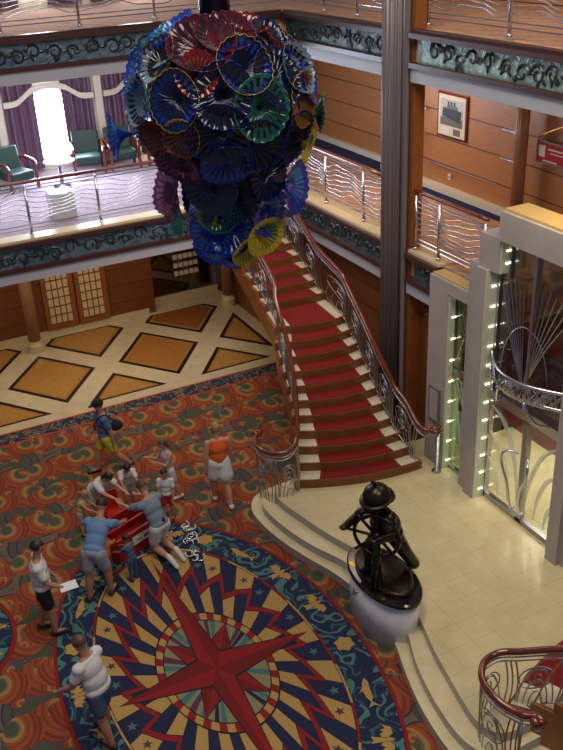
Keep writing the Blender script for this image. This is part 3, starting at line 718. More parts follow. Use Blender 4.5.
# ------------------------------------------------------------------ staircases
RISE = .17
LOW = {1: (6.03, 12.17), 2: (6.21, 12.42), 3: (6.34, 12.68), 4: (6.45, 12.93), 5: (6.55, 13.20), 6: (6.64, 13.46), 7: (6.72, 13.72), 8: (6.79, 14.0), 9: (6.86, 14.3), 10: (6.95, 14.62), 11: (7.12, 14.98)}
RGT = {1: (8.28, 11.58), 2: (8.26, 11.86), 3: (8.22, 12.14), 4: (8.25, 12.44), 5: (8.29, 12.76), 6: (8.34, 13.08), 7: (8.40, 13.42), 8: (8.46, 13.76), 9: (8.50, 14.08), 10: (8.54, 14.40), 11: (8.57, 14.72)}
for k in range(12, 23):
    LOW[k] = (7.27+.01*(k-12), 15.75+.355*(k-12)); RGT[k] = (8.62 if k < 14 else 8.66, 15.66+.375*(k-12))
def staircase(label, mirror, kmax):
    T_ = mir if mirror else (lambda p: p)
    t = thing('staircase', label, 'staircase', T_((7.2, 12.0, ZP)))
    def front(k, bow=.16, d=0):                        # curved front edge from left to right
        l, r = LOW[k], RGT[k]; bw = bow if k <= 11 else .05; out = []
        for i in range(9):
            u = i/8; x = l[0]+(r[0]-l[0])*u; y = l[1]+(r[1]-l[1])*u-bw*4*u*(1-u)+d; out.append((x, y))
        return out
    def at(k, u, dd=0):
        f = front(k); i = min(int(u*8), 7); w_ = u*8-i
        return (f[i][0]+(f[i+1][0]-f[i][0])*w_, f[i][1]+(f[i+1][1]-f[i][1])*w_+dd)
    for k in range(1, kmax+1):
        z = ZP+RISE*k; f = front(k); nxt = k+1 if k < 22 else 22
        if k < 22: bk = [(x, y+.06) for x, y in front(k+1)]
        else: bk = [(x, y+.3) for x, y in f]
        s = MB(); s.prism([T_(p) for p in f+bk[::-1]], z-RISE, z, 'nosing'); so = s.build('step', t)
        # carpet runner and marble pads on top
        def strip(u0, u1, k_, zz, nm):
            us = [u0+(u1-u0)*i/6 for i in range(7)]
            fr = [at(k, u, .03) for u in us]
            bb = [(bk[0][0]+(bk[-1][0]-bk[0][0])*u, 0) for u in us]
            bkp = []
            for u in us:
                j = min(int(u*8), 7); w_ = u*8-j; bkp.append((bk[j][0]+(bk[j+1][0]-bk[j][0])*w_, bk[j][1]+(bk[j+1][1]-bk[j][1])*w_-.06))
            q = MB(); q.prism([T_(p) for p in fr+bkp[::-1]], z-.005, z+zz, k_); q.build(nm, so)
        wl = .17 if k <= 11 else .14
        strip(.0, wl, 'pad', .006, 'marble_inset'); strip(1-wl, 1.0, 'pad', .006, 'marble_inset'); strip(wl, 1-wl, 'red', .010, 'carpet_runner')
    # stringers
    for side, D_ in ((-1, LOW), (1, RGT)):
        b = MB(); th = .05
        ks = list(range(1, kmax+1))
        for a in ks[:-1]:
            (x0, y0), (x1, y1) = D_[a], D_[a+1]; z0, z1 = ZP+RISE*a, ZP+RISE*(a+1)
            xo0, xo1 = x0+side*.005, x1+side*.005
            lo0, lo1 = max(z0-.55, ZP-.45 if side < 0 else ZP), max(z1-.55, ZP-.45 if side < 0 else ZP)
            if side < 0 and a < 6: lo0 = lo1 = 0 if a < 6 else lo0
            v = [(xo0, y0, lo0), (xo1, y1, lo1), (xo1, y1, z0-.012), (xo0, y0, z0-.012)]
            v2 = [(p[0]+side*th, p[1], p[2]) for p in v]
            v, v2 = [T_(p) for p in v], [T_(p) for p in v2]
            b.face(v, 'stringer'); b.face(v2[::-1], 'stringer')
            for i in range(4): j = (i+1) % 4; b.face([v[i], v2[i], v2[j], v[j]], 'stringer')
        b.build('stringer', t)
    # soffit
    b = MB()
    for a in range(6, kmax):
        p = [(*LOW[a], ZP+RISE*a-.5), (*RGT[a], ZP+RISE*a-.5), (*RGT[a+1], ZP+RISE*(a+1)-.5), (*LOW[a+1], ZP+RISE*(a+1)-.5)]
        b.face([T_(q) for q in p], 'cherry')
    if kmax > 7: b.build('soffit', t)
    # handrails
    def rail_pts(D_, side, pre):
        pts = list(pre)
        for k in range(2, kmax+1):
            (x, y) = D_[k]; pts.append((x-side*.05, y+.1, ZP+RISE*k+.92))
        return pts
    preL = [(5.66, 13.02, 1.30), (5.74, 13.06, 1.30), (5.72, 12.96, 1.31), (5.58, 12.86, 1.32), (5.47, 12.60, 1.34), (5.48, 12.28, 1.36), (5.66, 12.06, 1.38), (5.90, 12.04, 1.42), (6.10, 12.22, 1.5)]
    preR = [(8.44+.13*(.35+.65*i/12)*math.cos(1.2+i*.62), 11.36+.13*(.35+.65*i/12)*math.sin(1.2+i*.62), 1.36) for i in range(10)]+[(8.30, 11.38, 1.37), (8.22, 11.60, 1.44)]
    sides = []
    for D_, side, pre, nm in ((LOW, -1, preL, 'L'), (RGT, 1, preR, 'R')):
        pts = [T_(p) for p in rail_pts(D_, side, pre)]
        b = MB(); b.tube(bez(pts, 5), .045, 'rail_wood', 10)
        b.ell(pts[0], (.07, .07, .06), 'rail_wood', 12); h = b.build('handrail', t, True)
        # parallel steel rails just below
        b = MB()
        for dz in (.09, .15): b.tube([p-Vector((0, 0, dz)) for p in bez([Vector(p) for p in (pts if side < 0 else pts[len(pre)-2:])], 4)], .012, 'chrome_d', 6)
        b.build('lower_rail', t, True)
        # scrolled infill: follow base line on the tread ends
        base = [];
        for p in (pre[3:] if side < 0 else pre[-1:]):
            base.append(Vector(T_((p[0]+(.03 if side < 0 else 0), p[1], (.18 if side < 0 and p[0] < 5.7 else .46)))))
        for k in range(2, kmax+1): base.append(Vector(T_((D_[k][0]-side*.05, D_[k][1]+.1, ZP+RISE*k+.01))))
        top = [Vector(p) for p in (pts[3:] if side < 0 else pts[len(pre)-1:])]
        base, top = bez(base, 6), bez(top, 6); n = len(base)-1
        def S(u, v):                                   # u along 0..n, v 0..1
            u = min(max(u, 0), n-1e-4); i = int(u); w_ = u-i
            bb = base[i].lerp(base[i+1], w_); tt = top[i].lerp(top[i+1], w_)-Vector((0, 0, .15))
            return bb.lerp(tt, v)
        u = 0; per = 13
        g = 0
        while u < n-2:
            b = MB()
            for j in range(3):                         # three bowed pickets
                uu = u+j*1.3; b.tube([S(uu+1.2*math.sin(PI*v/8*.9), v/8) for v in range(9)], .012, 'chrome_d', 6)
            for rr in (1.5, 2.8, 4.2):                 # nested arches
                cu = u+8; b.tube([S(cu+rr*math.cos(a), .04+rr*.19*math.sin(a)) for a in [PI*i/12 for i in range(13)]], .010, 'chrome_d', 6)
            b.tube([S(u+8+4.0*math.cos(a), .62+.22*math.sin(a)) for a in [2*PI*i/16 for i in range(16)]], .010, 'chrome_d', 6, True)
            sc_ = scroll(u+8, .62, 2.6, 1, 1.4, 20); b.tube([S(p, .62+(q-.62)*.07) for p, q in sc_], .010, 'chrome_d', 6)
            b.tube([S(u+per*i/8, .02) for i in range(9)], .012, 'chrome_d', 6)
            b.build('scrolled_infill', t, True); u += per
    if True:
        x, y, _ = T_((8.50, 11.36, 0)); b = MB(); b.lathe([(.09, 0), (.09, .03), (.035, .05), (.03, .88)], (x, y, ZP), 'chrome', 16); b.build('newel_post', t, True)
        x, y, _ = T_((5.60, 12.86, 0)); b = MB(); b.tube([(x, y, .15), (x, y, 1.30)], .02, 'chrome', 8); b.build('newel_post', t, True)
    return t
staircase('grand staircase with red carpet runner rising beside the fluted column', False, 22)
staircase('foot of a second red carpeted staircase with curved rail at bottom right corner', True, 11)

# ------------------------------------------------------------------ stone entrance portal
t = thing('entrance_portal', 'stepped pinkish stone portal around the glass doors', 'portal', (8.7, 9.4, ZP))
PC = 9.42
def sym(y): return 2*PC-y
for f in (lambda a, c: (a, c), lambda a, c: (sym(c), sym(a))):
    b = MB()
    a, c = f(11.40, 11.92); b.box(8.62, a, ZP, 8.95, c, 4.13, 'stone')
    a, c = f(10.84, 11.40); b.box(8.62, a, 3.92, 8.95, c, 4.13, 'stone')
    b.build('outer_leaf', t)
    b = MB(); a, c = f(11.375, 11.40); b.box(8.64, a, ZP, 8.90, c, 3.92, 'reveal'); b.build('glow_tint_reveal', t)  # thin plate that carries the painted light on the portal's side
    b = MB(); a, c = f(10.36, 10.60); b.box(8.52, a, ZP, 8.80, c, 4.70, 'stone'); a, c = f(10.60, 10.84); b.box(8.60, a, ZP, 8.95, c, 4.70, 'stone'); b.build('pillar', t)
    b = MB(); a, c = f(10.335, 10.36); b.box(8.54, a, ZP, 8.80, c, 4.70, 'reveal'); b.build('glow_tint_reveal', t)
    b = MB(); a, c = f(10.12, 10.60); b.box(8.58, a, 4.70, 9.1, c, 5.25, 'stone'); b.build('stepped_block', t)
    b = MB(); a, c = f(10.095, 10.12); b.box(8.60, a, 4.70, 9.05, c, 5.25, 'reveal'); b.build('glow_tint_reveal', t)
    b = MB(); a, c = f(10.62, 11.9); b.box(8.66, a, 4.13, 8.98, c, 4.16, 'ochre'); b.build('capping_ledge', t)
b = MB(); b.box(8.54, sym(10.12), 5.25, 9.08, 10.12, 5.70, 'stone'); b.build('lintel', t)
b = MB(); b.box(8.60, sym(10.10), 5.70, 9.04, 10.10, 5.74, 'ochre'); b.build('capping_ledge', t)
# bulbs in pairs on the reveals
for k in range(9):
    b = MB(); z = .62+k*.41
    for dx in (0, .07): b.ell((8.72+dx*.8, 11.365, z), (.013, .013, .013), 'bulb', 8)
    b.build('bulb', t, True)
for k in range(12):
    b = MB(); z = .62+k*.345
    for dx in (0, .07): b.ell((8.66+dx*.8, 10.325, z), (.013, .013, .013), 'bulb', 8)
    b.build('bulb', t, True)
for k in range(2):
    b = MB()
    for dx in (0, .07): b.ell((8.70+dx*.8, 10.085, 4.86+k*.2), (.013, .013, .013), 'bulb', 8)
    b.build('bulb', t, True)
# plaque
t = thing('wall_plaque', 'small dark framed plaque on the stone beside the newel post', 'plaque', (8.6, 11.62, 1.7))
b = MB(); b.box(8.585, 11.48, 1.35, 8.62, 11.80, 2.05, 'column'); b.build('frame', t)
b = MB(); b.box(8.578, 11.52, 1.40, 8.59, 11.76, 2.0, 'stone'); b.build('face', t)
# side windows
def arcpane(b, x, yc, z0, y0, y1, z1, rnd, k='etched', w_=.035, n=7):
    for i in range(n):
        ya = rnd.uniform(y0, y1); yb = rnd.uniform(y0, y1); ym = (ya+yb)/2+rnd.uniform(-.3, .3); ym = min(max(ym, y0+.04), y1-.04)
        pts = bez([Vector((x, ya, z0+.03)), Vector((x, ym, (z0+z1)/2)), Vector((x, yb, z1-.05))], 8)
        b.tube(pts, [w_*(.3+.7*math.sin(PI*(j+.5)/len(pts))) for j in range(len(pts))], k, 5)
for n, (y0, y1) in enumerate(((10.84, 11.40), (sym(11.40), sym(10.84)))):
    t = struct(bpy.data.objects.new('window_%d' % (10+n), None)); C.objects.link(t); t.location = (8.8, y0, ZP)
    b = MB(); b.box(8.80, y0, ZP, 8.815, y1, 3.92, 'glass_g'); b.build('window_pane', t)
    b = MB(); b.box(8.77, y0, ZP, 8.84, y1, ZP+.06, 'chrome_d').box(8.77, y0, 2.42, 8.84, y1, 2.52, 'chrome').box(8.77, y0, ZP, 8.84, y0+.03, 3.92, 'chrome_d').box(8.77, y1-.03, ZP, 8.84, y1, 3.92, 'chrome_d'); b.build('window_frame', t)
    b = MB(); rnd = random.Random(n+3); arcpane(b, 8.795, 0, ZP+.06, y0+.04, y1-.04, 2.4, rnd, 'etched', .02, 5)
    for s in (0, 1): b.tube(bez([Vector((8.79, y0+.04 if s else y1-.04, 2.55)), Vector((8.79, (y0+y1)/2, 3.2)), Vector((8.79, y1-.04 if s else y0+.04, 3.9))], 6), .012, 'chrome', 6)
    b.build('etched_lines', t)
# doors
for n, (y0, y1) in enumerate(((9.42, 10.36), (8.48, 9.42))):
    t = struct(bpy.data.objects.new('door_%d' % (4+n), None)); C.objects.link(t); t.location = (8.8, y0, ZP)
    b = MB(); b.box(8.795, y0+.05, ZP+.08, 8.81, y1-.05, 2.42, 'glass'); b.build('door_glass', t)
    b = MB(); b.box(8.76, y0, ZP, 8.85, y1, ZP+.09, 'chrome_d').box(8.76, y0+.005, ZP, 8.85, y0+.06, 2.45, 'chrome_d').box(8.76, y1-.06, ZP, 8.85, y1-.005, 2.45, 'chrome_d').box(8.76, y0, 2.38, 8.85, y1, 2.45, 'chrome_d'); b.build('door_frame', t)
    yh = y0+.10 if n == 0 else y1-.10; s = 1 if n == 0 else -1
    b = MB(); b.tube(bez([(8.76, yh, .70), (8.66, yh, .74), (8.60, yh+s*.05, 1.2), (8.58, yh+s*.20, 1.55), (8.62, yh+s*.17, 1.76), (8.76, yh, 1.76)], 5), .022, 'chrome', 8); b.build('door_handle', t, True)
    b = MB()
    for r_ in (.35, .62, .88):
        cyy = y1-.06 if n == 0 else y0+.06; sg = -1 if n == 0 else 1
        b.tube([(8.79, cyy+sg*r_*.9*math.sin(a), ZP+.15+r_*1.9*math.cos(a)) for a in [.5*PI*i/12*.95 for i in range(13)]], [.012+.03*math.sin(PI*i/12) for i in range(13)], 'etched', 5)
    b.build('etched_lines', t)
# transom, upper glazing
t = struct(bpy.data.objects.new('window_12', None)); C.objects.link(t); t.location = (8.8, 9.42, 2.45)
b = MB(); b.box(8.795, 8.50, 2.6, 8.81, 10.34, 5.0, 'glass_t'); b.build('window_pane', t)
b = MB(); b.box(8.70, 8.48, 2.45, 8.88, 10.36, 2.62, 'chrome'); b.box(8.74, 9.46, 2.62, 8.84, 9.52, 5.25, 'chrome').box(8.76, 10.28, 2.6, 8.86, 10.36, 4.68, 'chrome_d').box(8.76, 10.06, 4.6, 8.86, 10.12, 5.25, 'chrome_d'); b.build('window_frame', t)
b = MB(); b.box(8.795, 8.75, 5.0, 8.81, 10.1, 5.25, 'glass_t'); b.build('window_pane', t)
b = MB()
for i in range(7):
    a = .25+i*.17; b.tube(bez([Vector((8.77, 9.60, 2.9)), Vector((8.77, 9.60+.30*a, 3.7)), Vector((8.77, 9.60+.62*min(a, 1), 4.9-.35*a))], 6), .009, 'chrome_d', 5)
    b.tube(bez([Vector((8.77, 9.58, 2.9)), Vector((8.77, 9.58-.30*a, 3.7)), Vector((8.77, 9.58-.70*a, 4.9-.35*a))], 6), .009, 'chrome_d', 5)
b.tube([(8.77, 9.60+.55*math.cos(a), 3.0+.95*math.sin(a)) for a in [PI*i/14 for i in range(15)]], .011, 'chrome_d', 5)
b.build('glazing_tracery', t)
# curved metal canopy
t = thing('metal_canopy', 'curved canopy of tangled silver metalwork above the glass doors', 'canopy', (8.6, 9.42, 2.8))
b = MB()
def arcy(z, dep, n=20): return [(8.74-dep*math.sin(PI*i/n), 10.34-1.84*i/n, z) for i in range(n+1)]
b.tube(arcy(3.30, .42), .028, 'chrome', 8); b.tube(arcy(3.02, .38), .028, 'chrome', 8); b.build('curved_rail', t, True)
b = MB(); rnd = random.Random(9)
for i in range(70):
    u = rnd.random(); v = min(max(u+rnd.uniform(-.16, .16), 0.02), .98)
    def Q(u, z, d): return Vector((8.74-d*math.sin(PI*u), 10.34-1.84*u, z))
    b.tube(bez([Q(u, 3.30, .42), Q((u+v)/2+rnd.uniform(-.05, .05), 3.14, .46), Q(v, 2.98, .38)], 5), .010, 'chrome', 5)
b.build('tangled_bars', t, True)
for s in (-1, 1):
    b = MB(); b.tube(bez([(8.72, 9.42+s*.55, 2.6), (8.5, 9.42+s*.45, 2.68), (8.38, 9.42+s*.3, 3.0)], 5), .022, 'chrome', 8); b.build('bracket', t, True)
# lobby interior
b = MB(); b.box(8.95, 11.92, 0, 9.1, 12.0, 3.5, 'stone_w'); struct(b.build('wall_lobby_side')); b = MB(); b.box(18, 2, ZP, 18.2, 16, 7, 'stone_w'); struct(b.build('wall_lobby_back')); b = MB(); b.box(9.3, 16, ZP, 18, 16.15, 4, 'stone_w'); struct(b.build('wall_lobby_far')); b = MB(); b.box(9.3, 5.9, ZP, 11, 6.0, 7, 'stone_w')
b.box(9.0, 6.0, ZP, 9.05, sym(11.92), 7.1, 'wall_orange'); b.box(9.05, 10.7, 3.40, 11.4, 12, 3.5, 'stone_w')
struct(b.build('wall_lobby'))
t = thing('reception_counter', 'low ochre counter seen through the tinted glass above the doors', 'counter', (15.4, 9.8, ZP))
b = MB(); b.box(15.2, 10.0, ZP, 15.7, 15.8, ZP+.95, 'stone_w'); b.build('counter_body', t, bevel=.02)
b = MB(); b.box(15.1, 9.95, ZP+.95, 15.8, 15.8, ZP+1.02, 'ochre'); b.build('counter_top', t)

# ------------------------------------------------------------------ pictures
t = thing('framed_picture', 'framed black and white ship photograph on the orange hallway wall', 'picture', (11.5, 15.4, 5.8))
def pb(y0, y1, z0, z1, x, k, th=.01): return MB().box(x-th, y0, z0, x, y1, z1, k)
b = pb(14.90, 15.90, 5.36, 6.28, 11.60, 'rail_wood', .05); b.build('frame', t)
b = pb(14.95, 15.85, 5.41, 6.23, 11.55, 'cream'); b.build('mat_board', t)
M['ph_sky'] = mat('photo_sky', (.42, .46, .50), .3); M['ph_dark'] = mat('photo_hull', (.02, .02, .025), .3); M['ph_mid'] = mat('photo_quay', (.12, .12, .12), .3)
b = MB(); b.box(11.533, 15.03, 5.62, 11.54, 15.77, 6.15, 'ph_sky'); b.box(11.53, 15.03, 5.62, 11.536, 15.77, 5.78, 'ph_mid')
b.prism_x([(15.70, 5.80), (15.10, 5.72), (15.06, 5.95), (15.3, 5.97), (15.68, 5.98)], 11.526, 11.534, 'ph_dark')
b.box(11.524, 15.2, 5.97, 11.532, 15.55, 6.03, 'ph_mid')
for y in (15.28, 15.38, 15.48): b.box(11.522, y, 6.03, 11.53, y+.045, 6.11, 'ph_dark')
b.build('ship_photograph', t)
MB().box(11.53, 15.10, 5.45, 11.54, 15.32, 5.58, 'ph_mid').build('caption_card', t); MB().box(11.53, 15.45, 5.45, 11.54, 15.70, 5.57, 'paper').build('caption_card', t)
t = thing('hanging_sign', 'red sign in grey frame hung on a rope, upper right edge', 'sign', (11.4, 12.2, 5.6))
b = MB(); b.box(11.36, 11.7, 5.50, 11.42, 12.60, 5.90, 'column'); b.build('frame', t)
b = MB(); b.box(11.35, 11.76, 5.54, 11.365, 12.55, 5.86, 'red_cloth'); b.build('face', t)
b = MB(); b.box(11.34, 12.36, 5.62, 11.352, 12.52, 5.82, 'paper')
b.box(11.34, 11.80, 5.76, 11.352, 12.28, 5.785, 'paper').box(11.34, 11.85, 5.70, 11.352, 12.22, 5.715, 'paper').box(11.34, 12.05, 5.55, 11.352, 12.4, 5.57, 'paper'); b.build('printed_lines', t)
b = MB(); b.tube(bez([(11.38, 12.6, 5.93), (11.36, 12.1, 6.16), (11.38, 11.6, 6.33)], 6), .02, 'brass', 8); b.build('rope', t, True)
t = thing('wall_outlet', 'small white outlet plate low on the orange hallway wall', 'outlet', (11.6, 15.35, 4.75))
b = MB(); b.box(11.54, 15.36, 4.50, 11.60, 15.44, 4.62, 'paper'); b.build('plate', t)
b = MB(); b.box(11.535, 15.385, 4.53, 11.545, 15.415, 4.59, 'ph_mid'); b.build('socket', t)

# ------------------------------------------------------------------ statue on its plinth
SX, SY = 5.83, 8.98
t = thing('statue_plinth', 'oval pale marble plinth with black top under the bronze statue', 'plinth', (SX, SY, 0))
b = MB(); b.lathe([(1, 0), (1, .80)], (SX, SY, 0), 'plinth', 64, .40, .74); b.build('plinth_body', t, True)
b = MB(); b.lathe([(1.0, .80), (1.04, .82), (1.04, .87), (1.0, .89)], (SX, SY, 0), 'black', 64, .42, .76); b.build('plinth_top', t)
for y in (.42, -.42):
    b = MB(); b.lathe([(1, 0), (1, .006)], (SX-.30, SY+y, .888), 'brass', 20, .04, .07); b.build('medallion', t)
b = MB()
for i in range(4): b.tube([(SX-.385-.004*i, SY+.30-.05*i, .42+.05*i), (SX-.40, SY+.22-.05*i, .5+.05*i), (SX-.385, SY+.24-.04*i, .60)], .008, 'ph_mid', 5)
b.build('engraved_mark', t)

# ------------------------------------------------------------------ people
def remeshed(b, name, voxel, k, smooth_it=6, inflate=0):
    o = b.build(name); md = o.modifiers.new('r', 'REMESH'); md.mode = 'VOXEL'; md.voxel_size = voxel; md.use_smooth_shade = True
    s = o.modifiers.new('s', 'SMOOTH'); s.iterations = smooth_it; s.factor = .5
    dg = bpy.context.evaluated_depsgraph_get(); me = bpy.data.meshes.new_from_object(o.evaluated_get(dg))
    bpy.data.objects.remove(o)
    vs = [tuple(v.co+v.normal*inflate) for v in me.vertices]; fs = [tuple(p.vertices) for p in me.polygons]
    bpy.data.meshes.remove(me)
    r = MB(); r.v = vs; r.f = fs; r.m = [r.mi(k)]*len(fs); return r
def cap(b, p, q, r0, r1, k, n=10, sx=1.0):
    p, q = Vector(p), Vector(q); L = (q-p).length
    if L < 1e-5: return
    ax = (q-p).normalized(); pts = []; rr = []
    for i in range(4): a = PI/2*(1-i/3); pts.append(p-ax*r0*math.sin(a)*.98); rr.append(max(r0*math.cos(a), .002))
    for i in range(1, 4): pts.append(p+(q-p)*i/4); rr.append(r0+(r1-r0)*i/4)
    for i in range(4): a = PI/2*i/3; pts.append(q+ax*r1*math.sin(a)*.98); rr.append(max(r1*math.cos(a), .002))
    b.tube(pts, rr, k, n)
def person(label, loc, face, h, skin='skin', hair='hair_d', hairstyle='short', top='white_cloth', bottom='black_cloth', shoes='sandal', lean=0, legs=((0, 0), (0, 0)), arms=((0, 0, 10), (0, 0, 10)), headp=15, headyaw=0,
           kind='shorts', sleeves=.62, spread=.0, kneel=False, child=1.0, hold=None, extra=None, metal=None, belly=1.0, inflate=0):
    D = math.radians; t = thing('person', label, 'person', loc); H_ = h
    cs, sn = math.cos(D(face)), math.sin(D(face))     # face: heading angle, 0=+X, 90=+Y
    F, Rr, U = Vector((cs, sn, 0)), Vector((sn, -cs, 0)), Vector((0, 0, 1))
    def dirn(ang, side=0.0): return (F*math.sin(D(ang))*math.cos(D(side))+Rr*math.sin(D(side))-U*math.cos(D(ang))*math.cos(D(side)))
    tl, sl = .245*h, .235*h
    P0 = Vector((0, 0, 0)); T = (F*math.sin(D(lean))+U*math.cos(D(lean)))
    B = (F*math.cos(D(lean))-U*math.sin(D(lean)))      # torso front normal
    J = {}
    for s, sd, (a, k) in ((1, 'r', legs[0]), (-1, 'l', legs[1])):
        hip = P0+Rr*s*.052*h-U*.01*h; kn = hip+dirn(a, s*(2+spread))*tl; an = kn+dirn(a-k, s*(1+spread*.3))*sl
        ft = dirn(a-k+90 if not kneel else a-k+25, 0) if kneel else (F*.97-U*.10).normalized()
        J[sd] = (hip, kn, an, an+ft*.10*h-(U*.0))
    low = min(min(J[s][2].z, J[s][3].z, J[s][1].z) for s in 'rl')-.035*h
    sh = Vector(loc)+Vector((0, 0, -low))
    for s in 'rl': J[s] = tuple(p+sh for p in J[s])
    P0 = P0+sh; ch = P0+T*.20*h; nk = P0+T*.305*h; hs = .075*h*child
    hp = D(headp+lean*.55); HU = (F*math.sin(hp)+U*math.cos(hp)); 
    hF0 = (F*math.cos(D(headyaw))+Rr*math.sin(D(headyaw))); HF = (hF0*math.cos(hp)-U*math.sin(hp)).normalized(); HR = HF.cross(HU).normalized()
    hc = nk+T*.03*h+HU*(.055*h+.4*hs); R = Matrix((HR, HF, HU)).transposed()
    TR = Matrix((Rr, B, T)).transposed()
    sk = 'metal' if metal else skin
    if metal: skin = hair = top = bottom = shoes = metal
    b = MB()
    b.ell(P0+T*.0, (.088*h*belly, .068*h, .075*h), skin, 16, TR); b.ell(P0+T*.10*h, (.080*h*belly, .060*h*belly, .10*h), skin, 16, TR)
    b.ell(ch, (.092*h, .064*h, .10*h), skin, 16, TR); b.ell(P0+T*.27*h, (.10*h, .05*h, .045*h), skin, 16, TR)
    cap(b, nk-T*.03*h, hc-HU*.5*hs, .036*h, .033*h, skin)
    b.ell(hc+HU*.12*hs-HF*.08*hs, (.62*hs, .78*hs, .80*hs), skin, 18, R); b.ell(hc-HU*.38*hs+HF*.22*hs, (.46*hs, .46*hs, .50*hs), skin, 16, R)
    b.ell(hc+HF*.78*hs-HU*.1*hs, (.10*hs, .15*hs, .20*hs), skin, 10, R)
    for s in (-1, 1): b.ell(hc+HR*s*.62*hs-HU*.05*hs, (.09*hs, .16*hs, .22*hs), skin, 10, R)
    hands = []
    for s, (a, e, ab) in ((1, arms[0]), (-1, arms[1])):
        so = P0+T*.268*h+Rr*s*.106*h
        u = dirn(a, s*ab); el = so+u*.170*h; f_ = dirn(a+e, s*ab*.35 if a < 30 else -s*8); wr = el+f_*.145*h
        cap(b, so, el, .034*h, .026*h, skin); cap(b, el, wr, .026*h, .018*h, skin)
        side = f_.cross(F if abs(f_.dot(F)) < .9 else U).normalized()
        b.ell(wr+f_*.028*h, (.020*h, .012*h, .032*h), skin, 10, Matrix((side, side.cross(f_), f_)).transposed())
        hands.append((wr, f_, side, so, el, s))
    for sd in 'rl':
        hip, kn, an, toe = J[sd]; cap(b, hip, kn, .062*h, .038*h, skin); cap(b, kn, kn.lerp(an, .35), .038*h, .040*h, skin); cap(b, kn.lerp(an, .35), an, .040*h, .022*h, skin)
        cap(b, an, toe, .024*h, .017*h, skin)
    body = remeshed(b, 'body', .0105 if h > 1.2 else .008, skin, 6, inflate)
    for wr, f_, side, so, el, s in hands:              # fingers and thumb
        pal = side.cross(f_)
        for i, L in enumerate((.040, .046, .043, .033)):
            b0 = wr+f_*.048*h+side*(.014-.0095*i)*h; b1 = b0+f_*L*.5*h+pal*.004*h; b2 = b1+(f_*.8+pal*.6).normalized()*L*.5*h
            body.tube([b0-f_*.01*h, b0, b1, b2], [.0052*h, .0052*h, .0047*h, .0035*h], skin, 6)
        b0 = wr+f_*.018*h+side*.014*h; b1 = b0+(side*.8+f_*.7).normalized()*.024*h; b2 = b1+(f_+pal*.3).normalized()*.022*h
        body.tube([b0, b1, b2], [.0065*h, .0058*h, .004*h], skin, 6)
    for s in (-1, 1): body.ell(hc+HF*.68*hs+HR*s*.24*hs+HU*.06*hs, (.10*hs, .06*hs, .06*hs), 'eye' if not metal else metal, 8, R)
    body.ell(hc+HF*.62*hs-HU*.46*hs, (.20*hs, .07*hs, .05*hs), 'lips' if not metal else metal, 8, R)
    body.build('body', t, True)
    # top
    g = MB(); i_ = .013*h*1.1
    g.ell(P0+T*(.022 if sleeves else .045)*h, ((.092 if sleeves else .078)*h*belly+i_, (.072 if sleeves else .056)*h+i_, .058*h), top, 18, TR); g.ell(P0+T*.10*h, (.084*h*belly+i_, .064*h*belly+i_, .11*h), top, 18, TR)
    g.ell(ch, (.094*h+i_, .066*h+i_, .10*h), top, 18, TR); g.ell(P0+T*.268*h, (.108*h, .056*h, .042*h), top, 18, TR)
    for wr, f_, side, so, el, s in hands:
        if sleeves > 0: cap(g, so-(T*.012*h)-Rr*s*.012*h, so.lerp(el, sleeves), .046*h, .043*h, top, 12)
    for wr, f_, side, so, el, s in hands:
        if sleeves > 0: g.ell(so-T*.006*h-Rr*s*.006*h, (.052*h, .050*h, .044*h), top, 12)
    if top: remeshed(g, 'top', .0105 if h > 1.2 else .008, top, 6, inflate).build('shirt' if sleeves else 'tank_top', t, True)
    # bottom
    g = MB()
    if kind == 'skirt':
        for sd in 'rl': cap(g, J[sd][0]+U*.03*h, J[sd][0].lerp(J[sd][1], .55), .075*h, .088*h, bottom, 14)
        g.ell(P0, (.100*h, .085*h, .06*h), bottom, 16, TR)
    else:
        ln = {'shorts': .68, 'long': 1.0, 'brief': .42}[kind]
        g.ell(P0-T*.005*h, (.096*h*belly, .080*h, .062*h), bottom, 16, TR)
        for sd in 'rl':
            hip, kn, an, toe = J[sd]; cap(g, hip, hip.lerp(kn, min(ln, .98)), .068*h, .058*h if ln < 1 else .048*h, bottom, 14)
            if kind == 'long': cap(g, kn, an, .047*h, .040*h, bottom, 12)
    remeshed(g, 'bottom', .0105 if h > 1.2 else .008, bottom, 6, inflate).build('skirt' if kind == 'skirt' else ('trousers' if kind == 'long' else 'shorts'), t, True)
    for sd in 'rl':
        hip, kn, an, toe = J[sd]; g = MB(); d = (toe-an).normalized()
        cap(g, an-d*.02*h-U*.012*h*(0 if kneel else 1), toe+d*.015*h-U*.006*h*(0 if kneel else 1), .029*h, .022*h, shoes, 10); g.build('shoe', t, True)
    # hair
    if hairstyle:
        g = MB(); c0 = hc+HU*.16*hs-HF*.10*hs; rr = (.70*hs, .84*hs, .82*hs); n = 20; rings = 12; idx = {}
        for i in range(rings+1):
            th = PI*i/rings
            for j in range(n):
                a = 2*PI*j/n; lp = Vector((math.sin(th)*math.cos(a), math.sin(th)*math.sin(a), math.cos(th)))
                if hairstyle == 'bald' and lp.z > .55: lp = lp*.93
                idx[(i, j)] = len(g.v); g.v.append(tuple(c0+R@Vector((lp.x*rr[0], lp.y*rr[1], lp.z*rr[2]))))
        zc = -.25 if hairstyle in ('short', 'bald') else -.7
        for i in range(rings):
            for j in range(n):
                a = 2*PI*(j+.5)/n; th = PI*(i+.5)/rings; y = math.sin(th)*math.sin(a); z = math.cos(th)
                if y > .30 and z < .42: continue
                if z < zc: continue
                g.f.append((idx[(i, j)], idx[(i+1, j)], idx[(i+1, (j+1) % n)], idx[(i, (j+1) % n)])); g.m.append(g.mi(hair))
